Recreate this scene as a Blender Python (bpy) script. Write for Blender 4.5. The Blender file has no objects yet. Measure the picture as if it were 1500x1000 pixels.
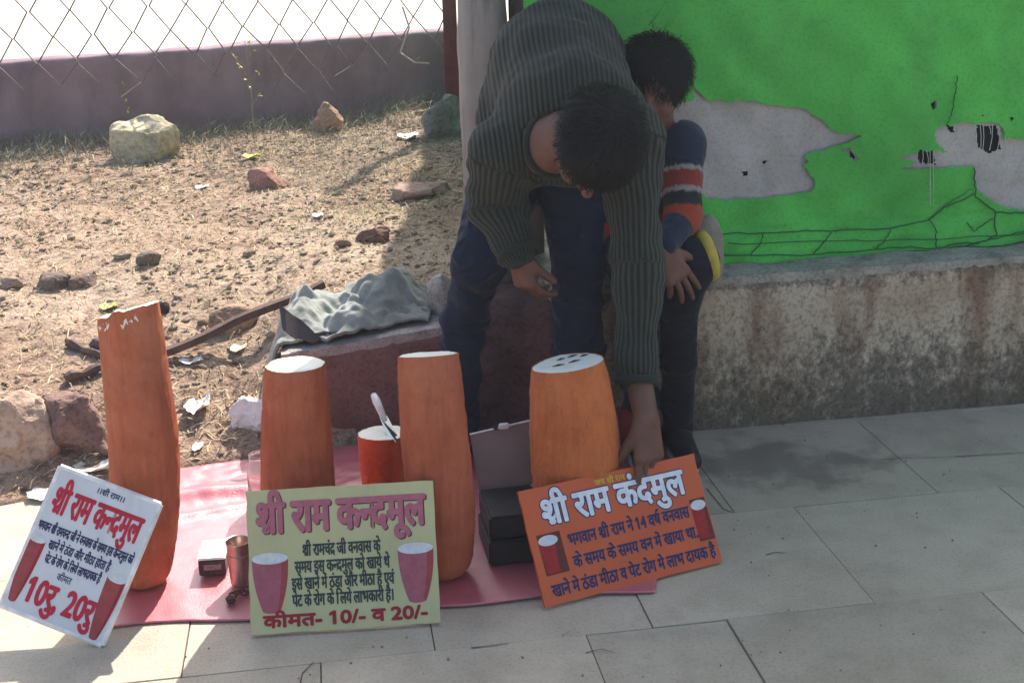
import bpy, bmesh, math, random
import numpy as np
from mathutils import Vector, Matrix
random.seed(5)
SC = bpy.context.scene
COL = SC.collection

# ------------------------------------------------------------------ camera, light, exposure
CAM_H, FPX, PITCH, ROLL = 1.27, 1850.0, math.radians(18.2), math.radians(1.6)
cam = bpy.data.cameras.new('camera'); cam.sensor_width = 36; cam.lens = 36 * FPX / 1500
cam.clip_start = 0.05; cam.clip_end = 2000
camo = bpy.data.objects.new('camera', cam); COL.objects.link(camo)
camo.matrix_world = Matrix.Translation((0, 0, CAM_H)) @ Matrix.Rotation(math.pi / 2 - PITCH, 4, 'X') @ Matrix.Rotation(-ROLL, 4, 'Z')
SC.camera = camo
SUN_EL, SUN_AZ = math.radians(46), math.radians(16.7)      # sun ahead of the camera, a little to the right
world = bpy.data.worlds.new('World'); SC.world = world; world.use_nodes = True
wn = world.node_tree; wn.nodes.clear()
sky = wn.nodes.new('ShaderNodeTexSky'); sky.sky_type = 'NISHITA'; sky.sun_disc = False
sky.sun_elevation = SUN_EL; sky.sun_rotation = SUN_AZ; sky.dust_density = 4.0; sky.air_density = 1.2
bg = wn.nodes.new('ShaderNodeBackground'); bg.inputs[1].default_value = 0.12
wo = wn.nodes.new('ShaderNodeOutputWorld')
wn.links.new(sky.outputs[0], bg.inputs[0]); wn.links.new(bg.outputs[0], wo.inputs[0])
sl = bpy.data.lights.new('sun', 'SUN'); sl.energy = 4.2; sl.angle = math.radians(0.5); sl.color = (1.0, 0.93, 0.84)
so = bpy.data.objects.new('sun', sl); COL.objects.link(so)
so.rotation_euler = Vector((math.sin(SUN_AZ) * math.cos(SUN_EL), math.cos(SUN_AZ) * math.cos(SUN_EL), math.sin(SUN_EL))).to_track_quat('Z', 'Y').to_euler()
SC.view_settings.view_transform = 'Standard'; SC.view_settings.look = 'None'
SC.view_settings.gamma = 1; SC.view_settings.use_curve_mapping = False
SC.view_settings.exposure = 1.12
HAZE = 0.0052

# ------------------------------------------------------------------ helpers
def ray(px, py):
    X = (px - 750) / FPX; U = (500 - py) / FPX; c, s = math.cos(ROLL), math.sin(ROLL)
    dx = X * c + U * s; dy = -X * s + U * c
    return np.array([dx, math.cos(PITCH) + dy * math.sin(PITCH), -math.sin(PITCH) + dy * math.cos(PITCH)])
O0 = np.array([0, 0, CAM_H])
def at(px, py, Y):
    d = ray(px, py); return O0 + d * (Y / d[1])
def onz(px, py, z=0.0):
    d = ray(px, py); return O0 + d * ((z - CAM_H) / d[2])
def vec(a): return Vector([float(q) for q in a])
def norm(a): a = np.asarray(a, float); return a / np.linalg.norm(a)

def tag(o, label=None, cat=None, group=None, kind=None):
    if label: o['label'] = label
    if cat: o['category'] = cat
    if group: o['group'] = group
    if kind: o['kind'] = kind
    return o
def empty(name, loc=(0, 0, 0), rot=(0, 0, 0)):
    o = bpy.data.objects.new(name, None); COL.objects.link(o); o.location = [float(q) for q in loc]
    o.rotation_euler = rot; o.empty_display_size = .05
    return o
def mesh_obj(name, verts, faces, mat=None, parent=None, smooth=False, local=False):
    """verts in world space; with a parent they are moved into its space unless local."""
    me = bpy.data.meshes.new(name)
    v = np.asarray(verts, float).reshape(-1, 3)
    if parent is not None and not local:
        inv = np.array(pm(parent).inverted()); v = v @ inv[:3, :3].T + inv[:3, 3]
    me.from_pydata(v.tolist(), [], faces if isinstance(faces, list) else faces.tolist())
    if mat: me.materials.append(mat)
    if smooth: me.polygons.foreach_set('use_smooth', [True] * len(me.polygons))
    me.update()
    o = bpy.data.objects.new(name, me); COL.objects.link(o)
    if parent is not None: o.parent = parent
    return o
def pm(o):
    M = Matrix.LocRotScale(o.location, o.rotation_euler, o.scale)
    return pm(o.parent) @ M if o.parent else M
class MB:
    def __init__(s): s.v = []; s.f = []; s.n = 0
    def add(s, v, f):
        v = np.asarray(v, float); s.v.append(v); s.f += [tuple(int(i) + s.n for i in q) for q in f]; s.n += len(v)
    def box(s, a, b):
        (x0, y0, z0), (x1, y1, z1) = a, b
        s.add([(x0,y0,z0),(x1,y0,z0),(x1,y1,z0),(x0,y1,z0),(x0,y0,z1),(x1,y0,z1),(x1,y1,z1),(x0,y1,z1)],
              [(3,2,1,0),(4,5,6,7),(0,1,5,4),(1,2,6,5),(2,3,7,6),(3,0,4,7)])
    def tube(s, pts, r, n=6, cap=True):
        pts = [np.asarray(p, float) for p in pts]; rs = r if isinstance(r, (list, tuple)) else [r] * len(pts)
        ring = []
        ref = np.array([0.31, 0.17, 0.93])
        for i, p in enumerate(pts):
            t = norm(pts[min(i + 1, len(pts) - 1)] - pts[max(i - 1, 0)])
            a = np.cross(t, ref)
            if np.linalg.norm(a) < .05: a = np.cross(t, [1, 0, 0])
            a = norm(a); b = np.cross(t, a)
            for k in range(n):
                w = 2 * math.pi * k / n
                ring.append(p + rs[i] * (math.cos(w) * a + math.sin(w) * b))
        f = []
        for i in range(len(pts) - 1):
            for k in range(n):
                k2 = (k + 1) % n
                f.append((i * n + k, i * n + k2, (i + 1) * n + k2, (i + 1) * n + k))
        if cap:
            f.append(tuple(range(n))[::-1]); f.append(tuple((len(pts) - 1) * n + k for k in range(n)))
        s.add(ring, f)
    def build(s, name, mat=None, parent=None, smooth=False, local=False):
        return mesh_obj(name, np.concatenate(s.v), s.f, mat, parent, smooth, local)

# lattice value noise ------------------------------------------------
_rng = np.random.RandomState(11)
_T = _rng.rand(64, 64, 64).astype(np.float32)
def vnoise(p):
    p = np.asarray(p, float); i = np.floor(p).astype(int); f = p - i; f = f * f * (3 - 2 * f); i &= 63; j = (i + 1) & 63
    x0, y0, z0 = i[..., 0], i[..., 1], i[..., 2]; x1, y1, z1 = j[..., 0], j[..., 1], j[..., 2]
    fx, fy, fz = f[..., 0], f[..., 1], f[..., 2]
    a = _T[x0, y0, z0] * (1 - fx) + _T[x1, y0, z0] * fx; b = _T[x0, y1, z0] * (1 - fx) + _T[x1, y1, z0] * fx
    c = _T[x0, y0, z1] * (1 - fx) + _T[x1, y0, z1] * fx; d = _T[x0, y1, z1] * (1 - fx) + _T[x1, y1, z1] * fx
    return (a * (1 - fy) + b * fy) * (1 - fz) + (c * (1 - fy) + d * fy) * fz * 1.0 * 1.0 if False else ((a * (1 - fy) + b * fy) * (1 - fz) + (c * (1 - fy) + d * fy) * fz)
def fbm(p, oct=4, gain=.5):
    p = np.asarray(p, float); s = 0; a = 1; t = 0
    for k in range(oct):
        s = s + a * (vnoise(p * 2 ** k + 7.3 * k) - .5); t += a; a *= gain
    return s / t * 2

# materials ------------------------------------------------------------
def srgb(r, g, b):
    f = lambda c: ((c / 255 + .055) / 1.055) ** 2.4 if c > 10 else c / 255 / 12.92
    return (f(r), f(g), f(b), 1)
class Mat:
    def __init__(s, name, rough=.8, spec=.3):
        s.m = bpy.data.materials.new(name); s.m.use_nodes = True; s.t = s.m.node_tree; s.N = s.t.nodes; s.L = s.t.links
        s.b = s.N['Principled BSDF']; s.b.inputs['Roughness'].default_value = rough
        s.b.inputs['Specular IOR Level'].default_value = spec
        s.geo = s.N.new('ShaderNodeNewGeometry'); s.tc = s.N.new('ShaderNodeTexCoord')
    def pos(s, scale=(1, 1, 1), obj=False):
        m = s.N.new('ShaderNodeMapping'); m.inputs['Scale'].default_value = scale
        s.L.new(s.tc.outputs['Object'] if obj else s.geo.outputs['Position'], m.inputs[0]); return m.outputs[0]
    def noise(s, scale, detail=4, vecs=(1, 1, 1), rough=.6, obj=False, dist=0):
        n = s.N.new('ShaderNodeTexNoise'); n.inputs['Scale'].default_value = scale; n.inputs['Detail'].default_value = detail
        n.inputs['Roughness'].default_value = rough; n.inputs['Distortion'].default_value = dist
        s.L.new(s.pos(vecs, obj), n.inputs['Vector']); return n.outputs[0]
    def ramp(s, src, stops):
        r = s.N.new('ShaderNodeValToRGB'); e = r.color_ramp.elements
        while len(e) < len(stops): e.new(.5)
        for k, (p, c) in enumerate(stops):
            e[k].position = p; e[k].color = c if len(c) == 4 else (*c, 1)
        s.L.new(src, r.inputs[0]); return r.outputs[0]
    def mix(s, fac, a, b, mode='MIX'):
        m = s.N.new('ShaderNodeMix'); m.data_type = 'RGBA'; m.blend_type = mode
        for k, q in ((0, fac), (6, a), (7, b)):
            if hasattr(q, 'links') or hasattr(q, 'is_linked'): s.L.new(q, m.inputs[k])
            else: m.inputs[k].default_value = q
        return m.outputs[2]
    def math(s, op, a, b=0.0, c=None):
        m = s.N.new('ShaderNodeMath'); m.operation = op
        for k, q in ((0, a), (1, b)) + (((2, c),) if c is not None else ()):
            if hasattr(q, 'is_linked'): s.L.new(q, m.inputs[k])
            else: m.inputs[k].default_value = q
        return m.outputs[0]
    def color(s, c):
        if hasattr(c, 'is_linked'): s.L.new(c, s.b.inputs['Base Color'])
        else: s.b.inputs['Base Color'].default_value = c
        return s
    def bump(s, h, dist=.002, strength=1.0):
        b = s.N.new('ShaderNodeBump'); b.inputs['Distance'].default_value = dist; b.inputs['Strength'].default_value = strength
        s.L.new(h, b.inputs['Height']); s.L.new(b.outputs[0], s.b.inputs['Normal']); return s
    def attr(s, name):
        a = s.N.new('ShaderNodeAttribute'); a.attribute_name = name; return a
    def sep(s, axis, obj=False):
        x = s.N.new('ShaderNodeSeparateXYZ'); s.L.new(s.tc.outputs['Object'] if obj else s.geo.outputs['Position'], x.inputs[0]); return x.outputs[axis]
def simple(name, c, rough=.8, spec=.3, var=.25, scale=30, bump=0, metal=0, obj=False, vecs=(1, 1, 1)):
    m = Mat(name, rough, spec); n = m.noise(scale, 5, vecs, obj=obj)
    d = tuple(q * (1 - var) for q in c[:3]) + (1,); l = tuple(min(1, q * (1 + var)) for q in c[:3]) + (1,)
    m.color(m.ramp(n, [(.3, d), (.7, l)])); m.b.inputs['Metallic'].default_value = metal
    if bump: m.bump(n, bump)
    return m.m

def m_dirt():
    m = Mat('dirt', .95, .15)
    a = m.noise(1.6, 6); b = m.noise(26, 6); c = m.noise(140, 3)
    base = m.ramp(a, [(.35, (.30, .20, .145)), (.5, (.39, .28, .205)), (.66, (.48, .375, .29))])
    fine = m.ramp(b, [(.36, (.52, .48, .46)), (.5, (1, 1, 1)), (.7, (1.0, .98, .96))])
    col = m.mix(1.0, base, fine, 'MULTIPLY')
    fine2 = m.ramp(c, [(.40, (.55, .52, .50)), (.54, (1, 1, 1))])
    m.color(m.mix(.8, col, fine2, 'MULTIPLY'))
    m.bump(m.math('ADD', b, m.math('MULTIPLY', c, .4)), .013); return m.m
def m_pave():
    m = Mat('cement_paving', .62, .45)
    a = m.noise(1.3, 5); b = m.noise(9, 6); c = m.noise(170, 3); st = m.noise(2.7, 5, dist=.8)
    base = m.ramp(a, [(.35, (.43, .37, .285)), (.65, (.54, .475, .375))])
    oi = m.N.new('ShaderNodeObjectInfo'); base = m.mix(1.0, base, m.ramp(oi.outputs['Random'], [(0, (.80, .79, .77)), (1, (1.05, 1.03, 1.0))]), 'MULTIPLY')
    col = m.mix(.6, base, m.ramp(b, [(.3, (.72, .70, .68)), (.55, (1, 1, 1)), (.8, (1.0, 1.0, .98))]), 'MULTIPLY')
    col = m.mix(.5, col, m.ramp(c, [(.35, (.65, .65, .65)), (.5, (1, 1, 1))]), 'MULTIPLY')
    col = m.mix(m.ramp(st, [(.58, (0, 0, 0)), (.74, (.5, .5, .5))]), col, (.20, .17, .14, 1))
    d = m.N.new('ShaderNodeVectorMath'); d.operation = 'DISTANCE'; mp = m.pos((.62, 1.3, 1)); m.L.new(mp, d.inputs[0]); d.inputs[1].default_value = (.62 * .62, 2.86 * 1.3, 0)
    k = m.math('ADD', d.outputs['Value'], m.math('MULTIPLY', m.math('SUBTRACT', b, .5), .55))      # damp dark stain near the wall
    col = m.mix(m.ramp(k, [(.08, (.6, .6, .6)), (.20, (0, 0, 0))]), col, (.12, .10, .085, 1))
    m.color(col); m.bump(m.math('ADD', b, m.math('MULTIPLY', c, .3)), .004); return m.m
def m_wall():
    m = Mat('stained_plaster', .9, .2)
    z = m.sep(2)
    a = m.noise(5, 6); st = m.noise(9, 6, (1, 1, .2)); g = m.noise(38, 7, (1, 1, .7), rough=.74); f = m.noise(90, 4)
    base = m.ramp(a, [(.35, (.40, .30, .20)), (.5, (.55, .44, .31)), (.68, (.63, .53, .40))])
    rust = m.ramp(st, [(.5, (0, 0, 0)), (.66, (.75, .75, .75))])
    col = m.mix(rust, base, (.20, .09, .05, 1))
    # black mould: rising from the foot and in blotches
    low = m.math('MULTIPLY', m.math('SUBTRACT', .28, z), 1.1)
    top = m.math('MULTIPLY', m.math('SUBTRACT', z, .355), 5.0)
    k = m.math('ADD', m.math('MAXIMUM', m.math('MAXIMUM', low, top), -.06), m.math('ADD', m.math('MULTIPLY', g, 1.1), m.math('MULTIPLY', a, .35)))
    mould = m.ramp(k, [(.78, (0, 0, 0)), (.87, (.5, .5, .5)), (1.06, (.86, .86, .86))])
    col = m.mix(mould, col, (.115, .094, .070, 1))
    col = m.mix(.55, col, m.ramp(f, [(.38, (.42, .42, .42)), (.52, (1, 1, 1))]), 'MULTIPLY')
    m.color(col); m.bump(m.math('ADD', g, m.math('MULTIPLY', f, .5)), .006); return m.m
def m_redstone():
    m = Mat('red_painted_cement', .9, .2)
    a = m.noise(6, 6); f = m.noise(120, 4); n = m.sep(2)
    base = m.ramp(a, [(.35, (.17, .085, .072)), (.65, (.25, .135, .115))])
    m.color(m.mix(.6, base, m.ramp(f, [(.36, (.45, .45, .45)), (.52, (1, 1, 1))]), 'MULTIPLY')); m.bump(f, .003); return m.m
def m_purple():
    m = Mat('faded_purple_paint', .9, .2); a = m.noise(4, 6); s = m.noise(9, 5, (1, 1, .25)); z = m.sep(2)
    base = m.ramp(a, [(.35, (.22, .135, .17)), (.65, (.31, .215, .255))])
    base = m.mix(m.ramp(s, [(.5, (0, 0, 0)), (.72, (.6, .6, .6))]), base, (.13, .12, .14, 1))
    m.color(base); m.bump(a, .006); return m.m
def m_tuber(name, c1, c2):
    m = Mat(name, .75, .25)
    fib = m.noise(60, 5, (1, 1, .10), obj=True); a = m.noise(9, 6, obj=True); d = m.noise(220, 3, obj=True)
    base = m.ramp(a, [(.3, c1), (.68, c2)])
    col = m.mix(.5, base, m.ramp(fib, [(.32, (.68, .60, .55)), (.52, (1, 1, 1)), (.75, (1.0, .98, .92))]), 'MULTIPLY')
    sp = m.noise(14, 4, obj=True)
    col = m.mix(m.ramp(sp, [(.68, (0, 0, 0)), (.8, (.55, .55, .55))]), col, (.16, .05, .02, 1))
    scr = m.noise(34, 3, (1, 1, .25), obj=True, dist=1.2)
    col = m.mix(m.ramp(scr, [(.485, (0, 0, 0)), (.5, (.45, .45, .45)), (.515, (0, 0, 0))]), col, (.22, .07, .03, 1))
    col = m.mix(m.ramp(m.noise(5, 5, obj=True), [(.5, (0, 0, 0)), (.75, (.35, .35, .35))]), col, (.62, .33, .20, 1))
    m.color(col); m.bump(m.math('ADD', fib, m.math('MULTIPLY', d, .3)), .0028); return m.m
def m_flesh():
    m = Mat('white_root_flesh', .5, .4); r = m.noise(30, 5, (1, 1, 1), obj=True)
    m.color(m.ramp(r, [(.3, (.72, .72, .60)), (.7, (.82, .83, .74))])); m.bump(r, .001); return m.m
def m_skin(name, c):
    m = Mat(name, .55, .35); a = m.noise(22, 4); f = m.noise(320, 3)
    d = tuple(q * .8 for q in c); l = tuple(q * 1.15 for q in c)
    m.color(m.ramp(a, [(.3, d), (.7, l)])); m.b.inputs['Subsurface Weight'].default_value = .08
    m.b.inputs['Subsurface Radius'].default_value = (.008, .003, .002); m.b.inputs['Subsurface Scale'].default_value = 1
    m.bump(f, .0006); return m.m
def m_knit():
    m = Mat('ribbed_olive_knit', .95, .1)
    r = m.attr('rib'); s = m.math('SINE', m.math('MULTIPLY', r.outputs['Fac'], 2 * math.pi / .0108))
    fz = m.noise(260, 3); big = m.noise(5, 4)
    h = m.math('MULTIPLY_ADD', s, .5, .5)
    col = m.ramp(h, [(.0, (.016, .019, .015)), (.45, (.032, .038, .030)), (1, (.052, .060, .047))])
    col = m.mix(.5, col, m.ramp(big, [(.3, (.7, .66, .6)), (.7, (1, 1, 1))]), 'MULTIPLY')
    m.color(m.mix(.5, col, m.ramp(fz, [(.3, (.55, .55, .55)), (.6, (1, 1, 1))]), 'MULTIPLY'))
    m.b.inputs['Sheen Weight'].default_value = .10; m.b.inputs['Sheen Roughness'].default_value = .6
    m.bump(m.math('ADD', h, m.math('MULTIPLY', fz, .35)), .002); return m.m
def m_cloth(name, c, rough=.9, sheen=.07, scale=220, var=.25, crease=0):
    m = Mat(name, rough, .15); a = m.noise(7, 5); f = m.noise(scale, 3)
    d = tuple(q * (1 - var) for q in c) ; l = tuple(q * (1 + var) for q in c)
    col = m.ramp(a, [(.3, d), (.7, l)]); m.color(m.mix(.4, col, m.ramp(f, [(.35, (.6, .6, .6)), (.6, (1, 1, 1))]), 'MULTIPLY'))
    m.b.inputs['Sheen Weight'].default_value = sheen
    if crease: cr = m.noise(10, 1, (1, 1, 1.7), .4, dist=1.0); m.bump(m.math('ADD', m.math('MULTIPLY', cr, crease), m.math('MULTIPLY', f, .06)), .02)
    else: m.bump(f, .0012)
    return m.m
def m_vcol(name, rough=.9):
    m = Mat(name, rough, .15); a = m.attr('tint'); f = m.noise(240, 3)
    m.color(m.mix(.4, a.outputs['Color'], m.ramp(f, [(.35, (.6, .6, .6)), (.6, (1, 1, 1))]), 'MULTIPLY')); m.bump(m.math('ADD', m.math('MULTIPLY', m.noise(10, 1, (1, 1, 1.4), dist=1.0), 12), f), .0014)
    m.b.inputs['Sheen Weight'].default_value = .15; return m.m
def m_canvas(name, c, weave=True):
    m = Mat(name, .75, .25); a = m.noise(2.2, 5); b = m.noise(11, 6, dist=.5); f = m.noise(130, 4, (1, 1, 1.0))
    d = tuple(q * .66 for q in c); l = tuple(q * 1.15 for q in c)
    col = m.ramp(a, [(.3, d), (.7, l)])
    stn = m.noise(6, 6, (1, 1, .18)); col = m.mix(m.ramp(stn, [(.5, (0, 0, 0)), (.75, (.4, .4, .4))]), col, tuple(q * .5 + .04 for q in c) + (1,))
    col = m.mix(.5, col, m.ramp(b, [(.25, (.55, .6, .58)), (.5, (1, 1, 1))]), 'MULTIPLY')
    col = m.mix(.35, col, m.ramp(f, [(.36, (.5, .5, .5)), (.5, (1, 1, 1))]), 'MULTIPLY')
    m.color(col); m.bump(f, .001); return m.m
def m_stone(name, c, scale=14, bump=.012):
    m = Mat(name, .9, .2); a = m.noise(scale, 6); f = m.noise(scale * 8, 4)
    d = tuple(q * .6 for q in c); l = tuple(min(1, q * 1.3) for q in c)
    col = m.ramp(a, [(.3, d), (.5, c), (.7, l)]); m.color(m.mix(.6, col, m.ramp(f, [(.38, (.55, .55, .55)), (.52, (1, 1, 1))]), 'MULTIPLY'))
    m.bump(m.math('ADD', a, m.math('MULTIPLY', f, .4)), bump); return m.m
def m_wood(name, c):
    m = Mat(name, .85, .2); g = m.noise(22, 6, (1, 1, .07), dist=.3); a = m.noise(5, 5)
    col = m.ramp(g, [(.32, tuple(q * .45 for q in c)), (.45, c), (.7, tuple(min(1, q * 1.2) for q in c))])
    m.color(m.mix(.5, col, m.ramp(a, [(.3, (.6, .57, .55)), (.6, (1, 1, 1))]), 'MULTIPLY')); m.bump(g, .004); return m.m
M = dict(
    dirt=m_dirt(), pave=m_pave(), wall=m_wall(), red=m_redstone(), purple=m_purple(),
    tub=m_tuber('orange_clay_skin', (.37, .088, .042), (.52, .150, .075)), tub4=m_tuber('bright_orange_clay_skin', (.50, .125, .038), (.64, .19, .062)),
    tub5=m_tuber('red_clay_skin', (.44, .075, .03), (.58, .125, .05)), flesh=m_flesh(),
    knit=m_knit(), trouser=m_cloth('navy_trousers', (.017, .025, .048), crease=1.6), boytr=m_cloth('dark_trousers', (.012, .015, .022), crease=1.2),
    shirt=m_vcol('striped_shirt'), skin=m_skin('brown_skin', (.155, .074, .052)), skin2=m_skin('boy_skin', (.165, .08, .058)),
    hair=simple('black_hair', (.0065, .0065, .008, 1), .5, .16, .3, 90), green=m_canvas('green_canvas', (.095, .52, .085)),
    grey=m_canvas('grey_backing', (.50, .475, .44)), hole_shade=m_cloth('hole_shade_sheet', (.012, .018, .016)),
    cord=simple('dark_cord', (.018, .10, .035, 1), .8), thread=simple('pale_thread', (.5, .5, .46, 1), .8),
    concrete=simple('pale_yard', (.52, .485, .43, 1), .9, .2, .1, 3), post=m_wood('weathered_grey_wood', (.36, .33, .30)), plank=m_wood('dark_wood', (.16, .13, .12)),
    wire=simple('rusty_wire', (.15, .12, .11, 1), .6, .4, .4, 60), redpost=simple('red_paint', (.13, .028, .028, 1), .7, .3, .4, 20),
    pink=m_cloth('pink_sheet', (.50, .10, .13), .30, .1, 300, .12), straw=simple('straw', (.50, .39, .25, 1), .9, .2, .45, 9), grass=simple('dry_grass', (.24, .22, .16, 1), .9, .2, .4, 9),
    clod=m_stone('clod', (.35, .26, .195)), leafy=simple('yellow_leaf', (.55, .50, .10, 1), .6), paper=simple('white_paper', (.74, .72, .70, 1), .7, .3, .1, 40),
    steel=simple('brushed_steel', (.52, .40, .36, 1), .30, .5, .1, 60, metal=.9), blade=simple('blade_steel', (.7, .7, .7, 1), .25, .5, .05, 60, metal=1),
    black=simple('black_paint', (.018, .018, .020, 1), .55, .4, .4, 30), tin=simple('dull_tin', (.21, .145, .13, 1), .5, .35, .2, 8, metal=.1),
    whitep=simple('white_plastic', (.75, .73, .70, 1), .4), rag=m_cloth('grey_green_blanket', (.26, .275, .25), .95, .3, 160, .3, .8), shoe=simple('dark_shoe', (.02, .02, .022, 1), .5),
    redbag=m_cloth('dark_red_cloth', (.16, .018, .024)), sole=simple('sole', (.6, .58, .55, 1), .6), iron=simple('rusty_iron', (.10, .06, .05, 1), .8, .3, .4, 40),
    eye=simple('eye_white', (.6, .56, .52, 1), .3), cardw=simple('carton_white', (.7, .72, .72, 1), .6), )

M['pink'].node_tree.nodes['Principled BSDF'].inputs['Specular IOR Level'].default_value = .8
M['pink'].node_tree.nodes['Principled BSDF'].inputs['Coat Weight'].default_value = 1.0; M['pink'].node_tree.nodes['Principled BSDF'].inputs['Coat Roughness'].default_value = .42
# ------------------------------------------------------------------ ground
BX = [-30, -3, -1.22, -.55, -.1, .1, .48, 1.39, 3, 30]; BY = [-2.4, 2.3, 2.73, 3.04, 3.12, 3.10, 3.12, 3.25, 3.5, 8]
def yb(x): return np.interp(x, BX, BY)                       # line where the paving ends
def wall_y(x): return 6.12 + .42 * (np.asarray(x, float) + 2.2)          # purple wall front
def sstep(t): t = np.clip(t, 0, 1); return t * t * (3 - 2 * t)
def terr(x, y, fine=True):
    x = np.asarray(x, float); y = np.asarray(y, float)
    d = y - yb(x); L = np.interp(x, [-1.4, -.75, -.5], [1.7, 1.2, .22])
    rise = np.interp(x, [-1.4, -.75, -.5], [.24, .25, .27])
    z = rise * sstep(d / L * .5 + .0) * 1.0 + rise * .0
    z = np.where(d > 0, rise * np.sin(np.clip(d / L, 0, 1) * math.pi / 2), 0)
    z = z + .035 * np.clip(d - 1.2, 0, 3)
    p = np.stack([x, y, 0 * x], -1)
    amp = sstep(np.clip(d / .25, 0, 1)) * (1 - .8 * sstep(np.clip((y - wall_y(x)) / .4, 0, 1)))
    z = z + amp * .035 * fbm(p * 2.3, 3)
    if fine: z = z + amp * (+.012 * fbm(p * 14, 3) + .006 * np.abs(fbm(p * 40 + 3, 3)))
    return np.where(d > 0, z, -.03)
def onterr(px, py):
    d = ray(px, py); lo, hi = 1.5, 12.0
    for t in np.linspace(2.2, 9.5, 900):
        p = O0 + d * (t / d[1])
        if p[2] <= float(terr(p[0], p[1])): break
    return p
xs = np.concatenate([[-150, -100, -50, -20, -9, -5, -3.6], np.arange(-3.0, .9, .011), [1.2, 2, 3, 5, 9, 20, 50, 100, 150]])
ys = np.concatenate([[-20, -10, -5, 0, 1.5], np.arange(2.2, 7.2, .0125), [7.6, 8.2, 9, 11, 15, 22, 40, 80, 130, 200]])
X, Y = np.meshgrid(xs, ys, indexing='ij'); Z = terr(X, Y)
Z = np.where((Y < yb(X)), -.03, Z)
nx, ny = X.shape
idx = np.arange(nx * ny).reshape(nx, ny)
quads = np.stack([idx[:-1, :-1], idx[1:, :-1], idx[1:, 1:], idx[:-1, 1:]], -1).reshape(-1, 4)
g = mesh_obj('ground', np.stack([X, Y, Z], -1).reshape(-1, 3), quads, M['dirt'], smooth=True)
tag(g, 'bare sloping dirt ground with clods between paving and purple wall', kind='structure')

# pale yard beyond the purple wall
yv = []; yf = []
yx = [-149, -60, -12, -3, -1, 1, 3, 12, 60, 149]
for i, x in enumerate(yx):
    y0 = float(wall_y(np.clip(x, -12, 6))) + .25
    for y in (y0, 20, 60, 130, 199): yv.append((x, y, .47 if True else 0))
for i in range(len(yx) - 1):
    for j in range(4): a = i * 5 + j; yf.append((a, a + 5, a + 6, a + 1))
tag(mesh_obj('yard', yv, yf, M['concrete']), 'pale sunlit open yard beyond the purple wall', kind='structure')

# paving: separate slabs following the wall direction
pav = empty('paving'); tag(pav, 'cement paving slabs of the footpath', kind='structure')
mesh_obj('bedding', [(-12, -4, -.02), (12, -4, -.02), (12, 4.4, -.02), (3, 3.44, -.02), (1.39, 3.19, -.02), (.48, 3.06, -.02), (-.1, 3.11, -.02), (-.55, 3.03, -.02), (-1.22, 2.72, -.02), (-3, 2.29, -.02), (-12, -.1, -.02)],
         [tuple(range(11))], simple('joint_sand', (.31, .27, .215, 1), .95), pav)
AN = math.atan(.146); ux = np.array([math.cos(AN), math.sin(AN)]); vx = np.array([-ux[1], ux[0]])
org = np.array([0, 2.069])
rows = [(-1.55, -1.03, .11), (-1.03, -.5, .3), (-.5, 0, None), (0, .44, None), (.44, .9, None), (.9, 1.5, None)]
cuts = {2: [-2.1, -1.5, -.95, -.37, .125, .40, .92, 1.45, 2.0, 2.6], 3: [-2.2, -1.6, -1.1, -.62, -.16, .255, .70, 1.2, 1.75, 2.3, 2.9],
        4: [-2.3, -1.75, -1.2, -.7, -.25, .2, .56, 1.05, 1.6, 2.1, 2.7], 5: [-.1, .35, .85, 1.35, 1.9, 2.5]}
slab_mats = [M['pave']]
def clip_poly(P, f):
    out = []
    for i in range(len(P)):
        a, b = P[i], P[(i + 1) % len(P)]; fa, fb = f(a), f(b)
        if fa >= 0: out.append(a)
        if (fa >= 0) != (fb >= 0): t = fa / (fa - fb); out.append(a + (b - a) * t)
    return out
for ri, (v0, v1, _) in enumerate(rows):
    cs = cuts.get(ri) or [-2.6 + .56 * k + (.2 if ri % 2 else 0) for k in range(10)]
    for c0, c1 in zip(cs[:-1], cs[1:]):
        gap = .0011
        P = [org + ux * a + vx * b for a, b in ((c0 + gap, v0 + gap), (c1 - gap, v0 + gap), (c1 - gap, v1 - gap), (c0 + gap, v1 - gap))]
        for bx0, by0, bx1, by1 in zip(BX[1:-2], BY[1:-2], BX[2:-1], BY[2:-1]):
            cx = (P[0][0] + P[min(2, len(P) - 1)][0]) / 2
            if bx1 < .2 and (bx0 <= cx <= bx1): P = clip_poly(P, lambda q: by0 + (by1 - by0) * (q[0] - bx0) / (bx1 - bx0) - q[1] - .004)
            if len(P) < 3: break
        if len(P) < 3: continue
        bm = bmesh.new(); zt = random.uniform(-.0012, .0012)
        vs = [bm.verts.new((q[0], q[1], -.05)) for q in P]; f = bm.faces.new(vs)
        r = bmesh.ops.extrude_face_region(bm, geom=[f])
        top = [e for e in r['geom'] if isinstance(e, bmesh.types.BMVert)]
        tx, ty = random.uniform(-.002, .002), random.uniform(-.002, .002)
        for q in top: q.co.z = zt + tx * (q.co.x - P[0][0]) + ty * (q.co.y - P[0][1])
        bmesh.ops.recalc_face_normals(bm, faces=bm.faces[:])
        be = [e for e in bm.edges if all(v in top for v in e.verts)]
        bmesh.ops.bevel(bm, geom=be, offset=.0009, segments=1, affect='EDGES')
        me = bpy.data.meshes.new('paving_slab'); bm.to_mesh(me); bm.free(); me.materials.append(M['pave'])
        o = bpy.data.objects.new('paving_slab', me); COL.objects.link(o); o.parent = pav
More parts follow.
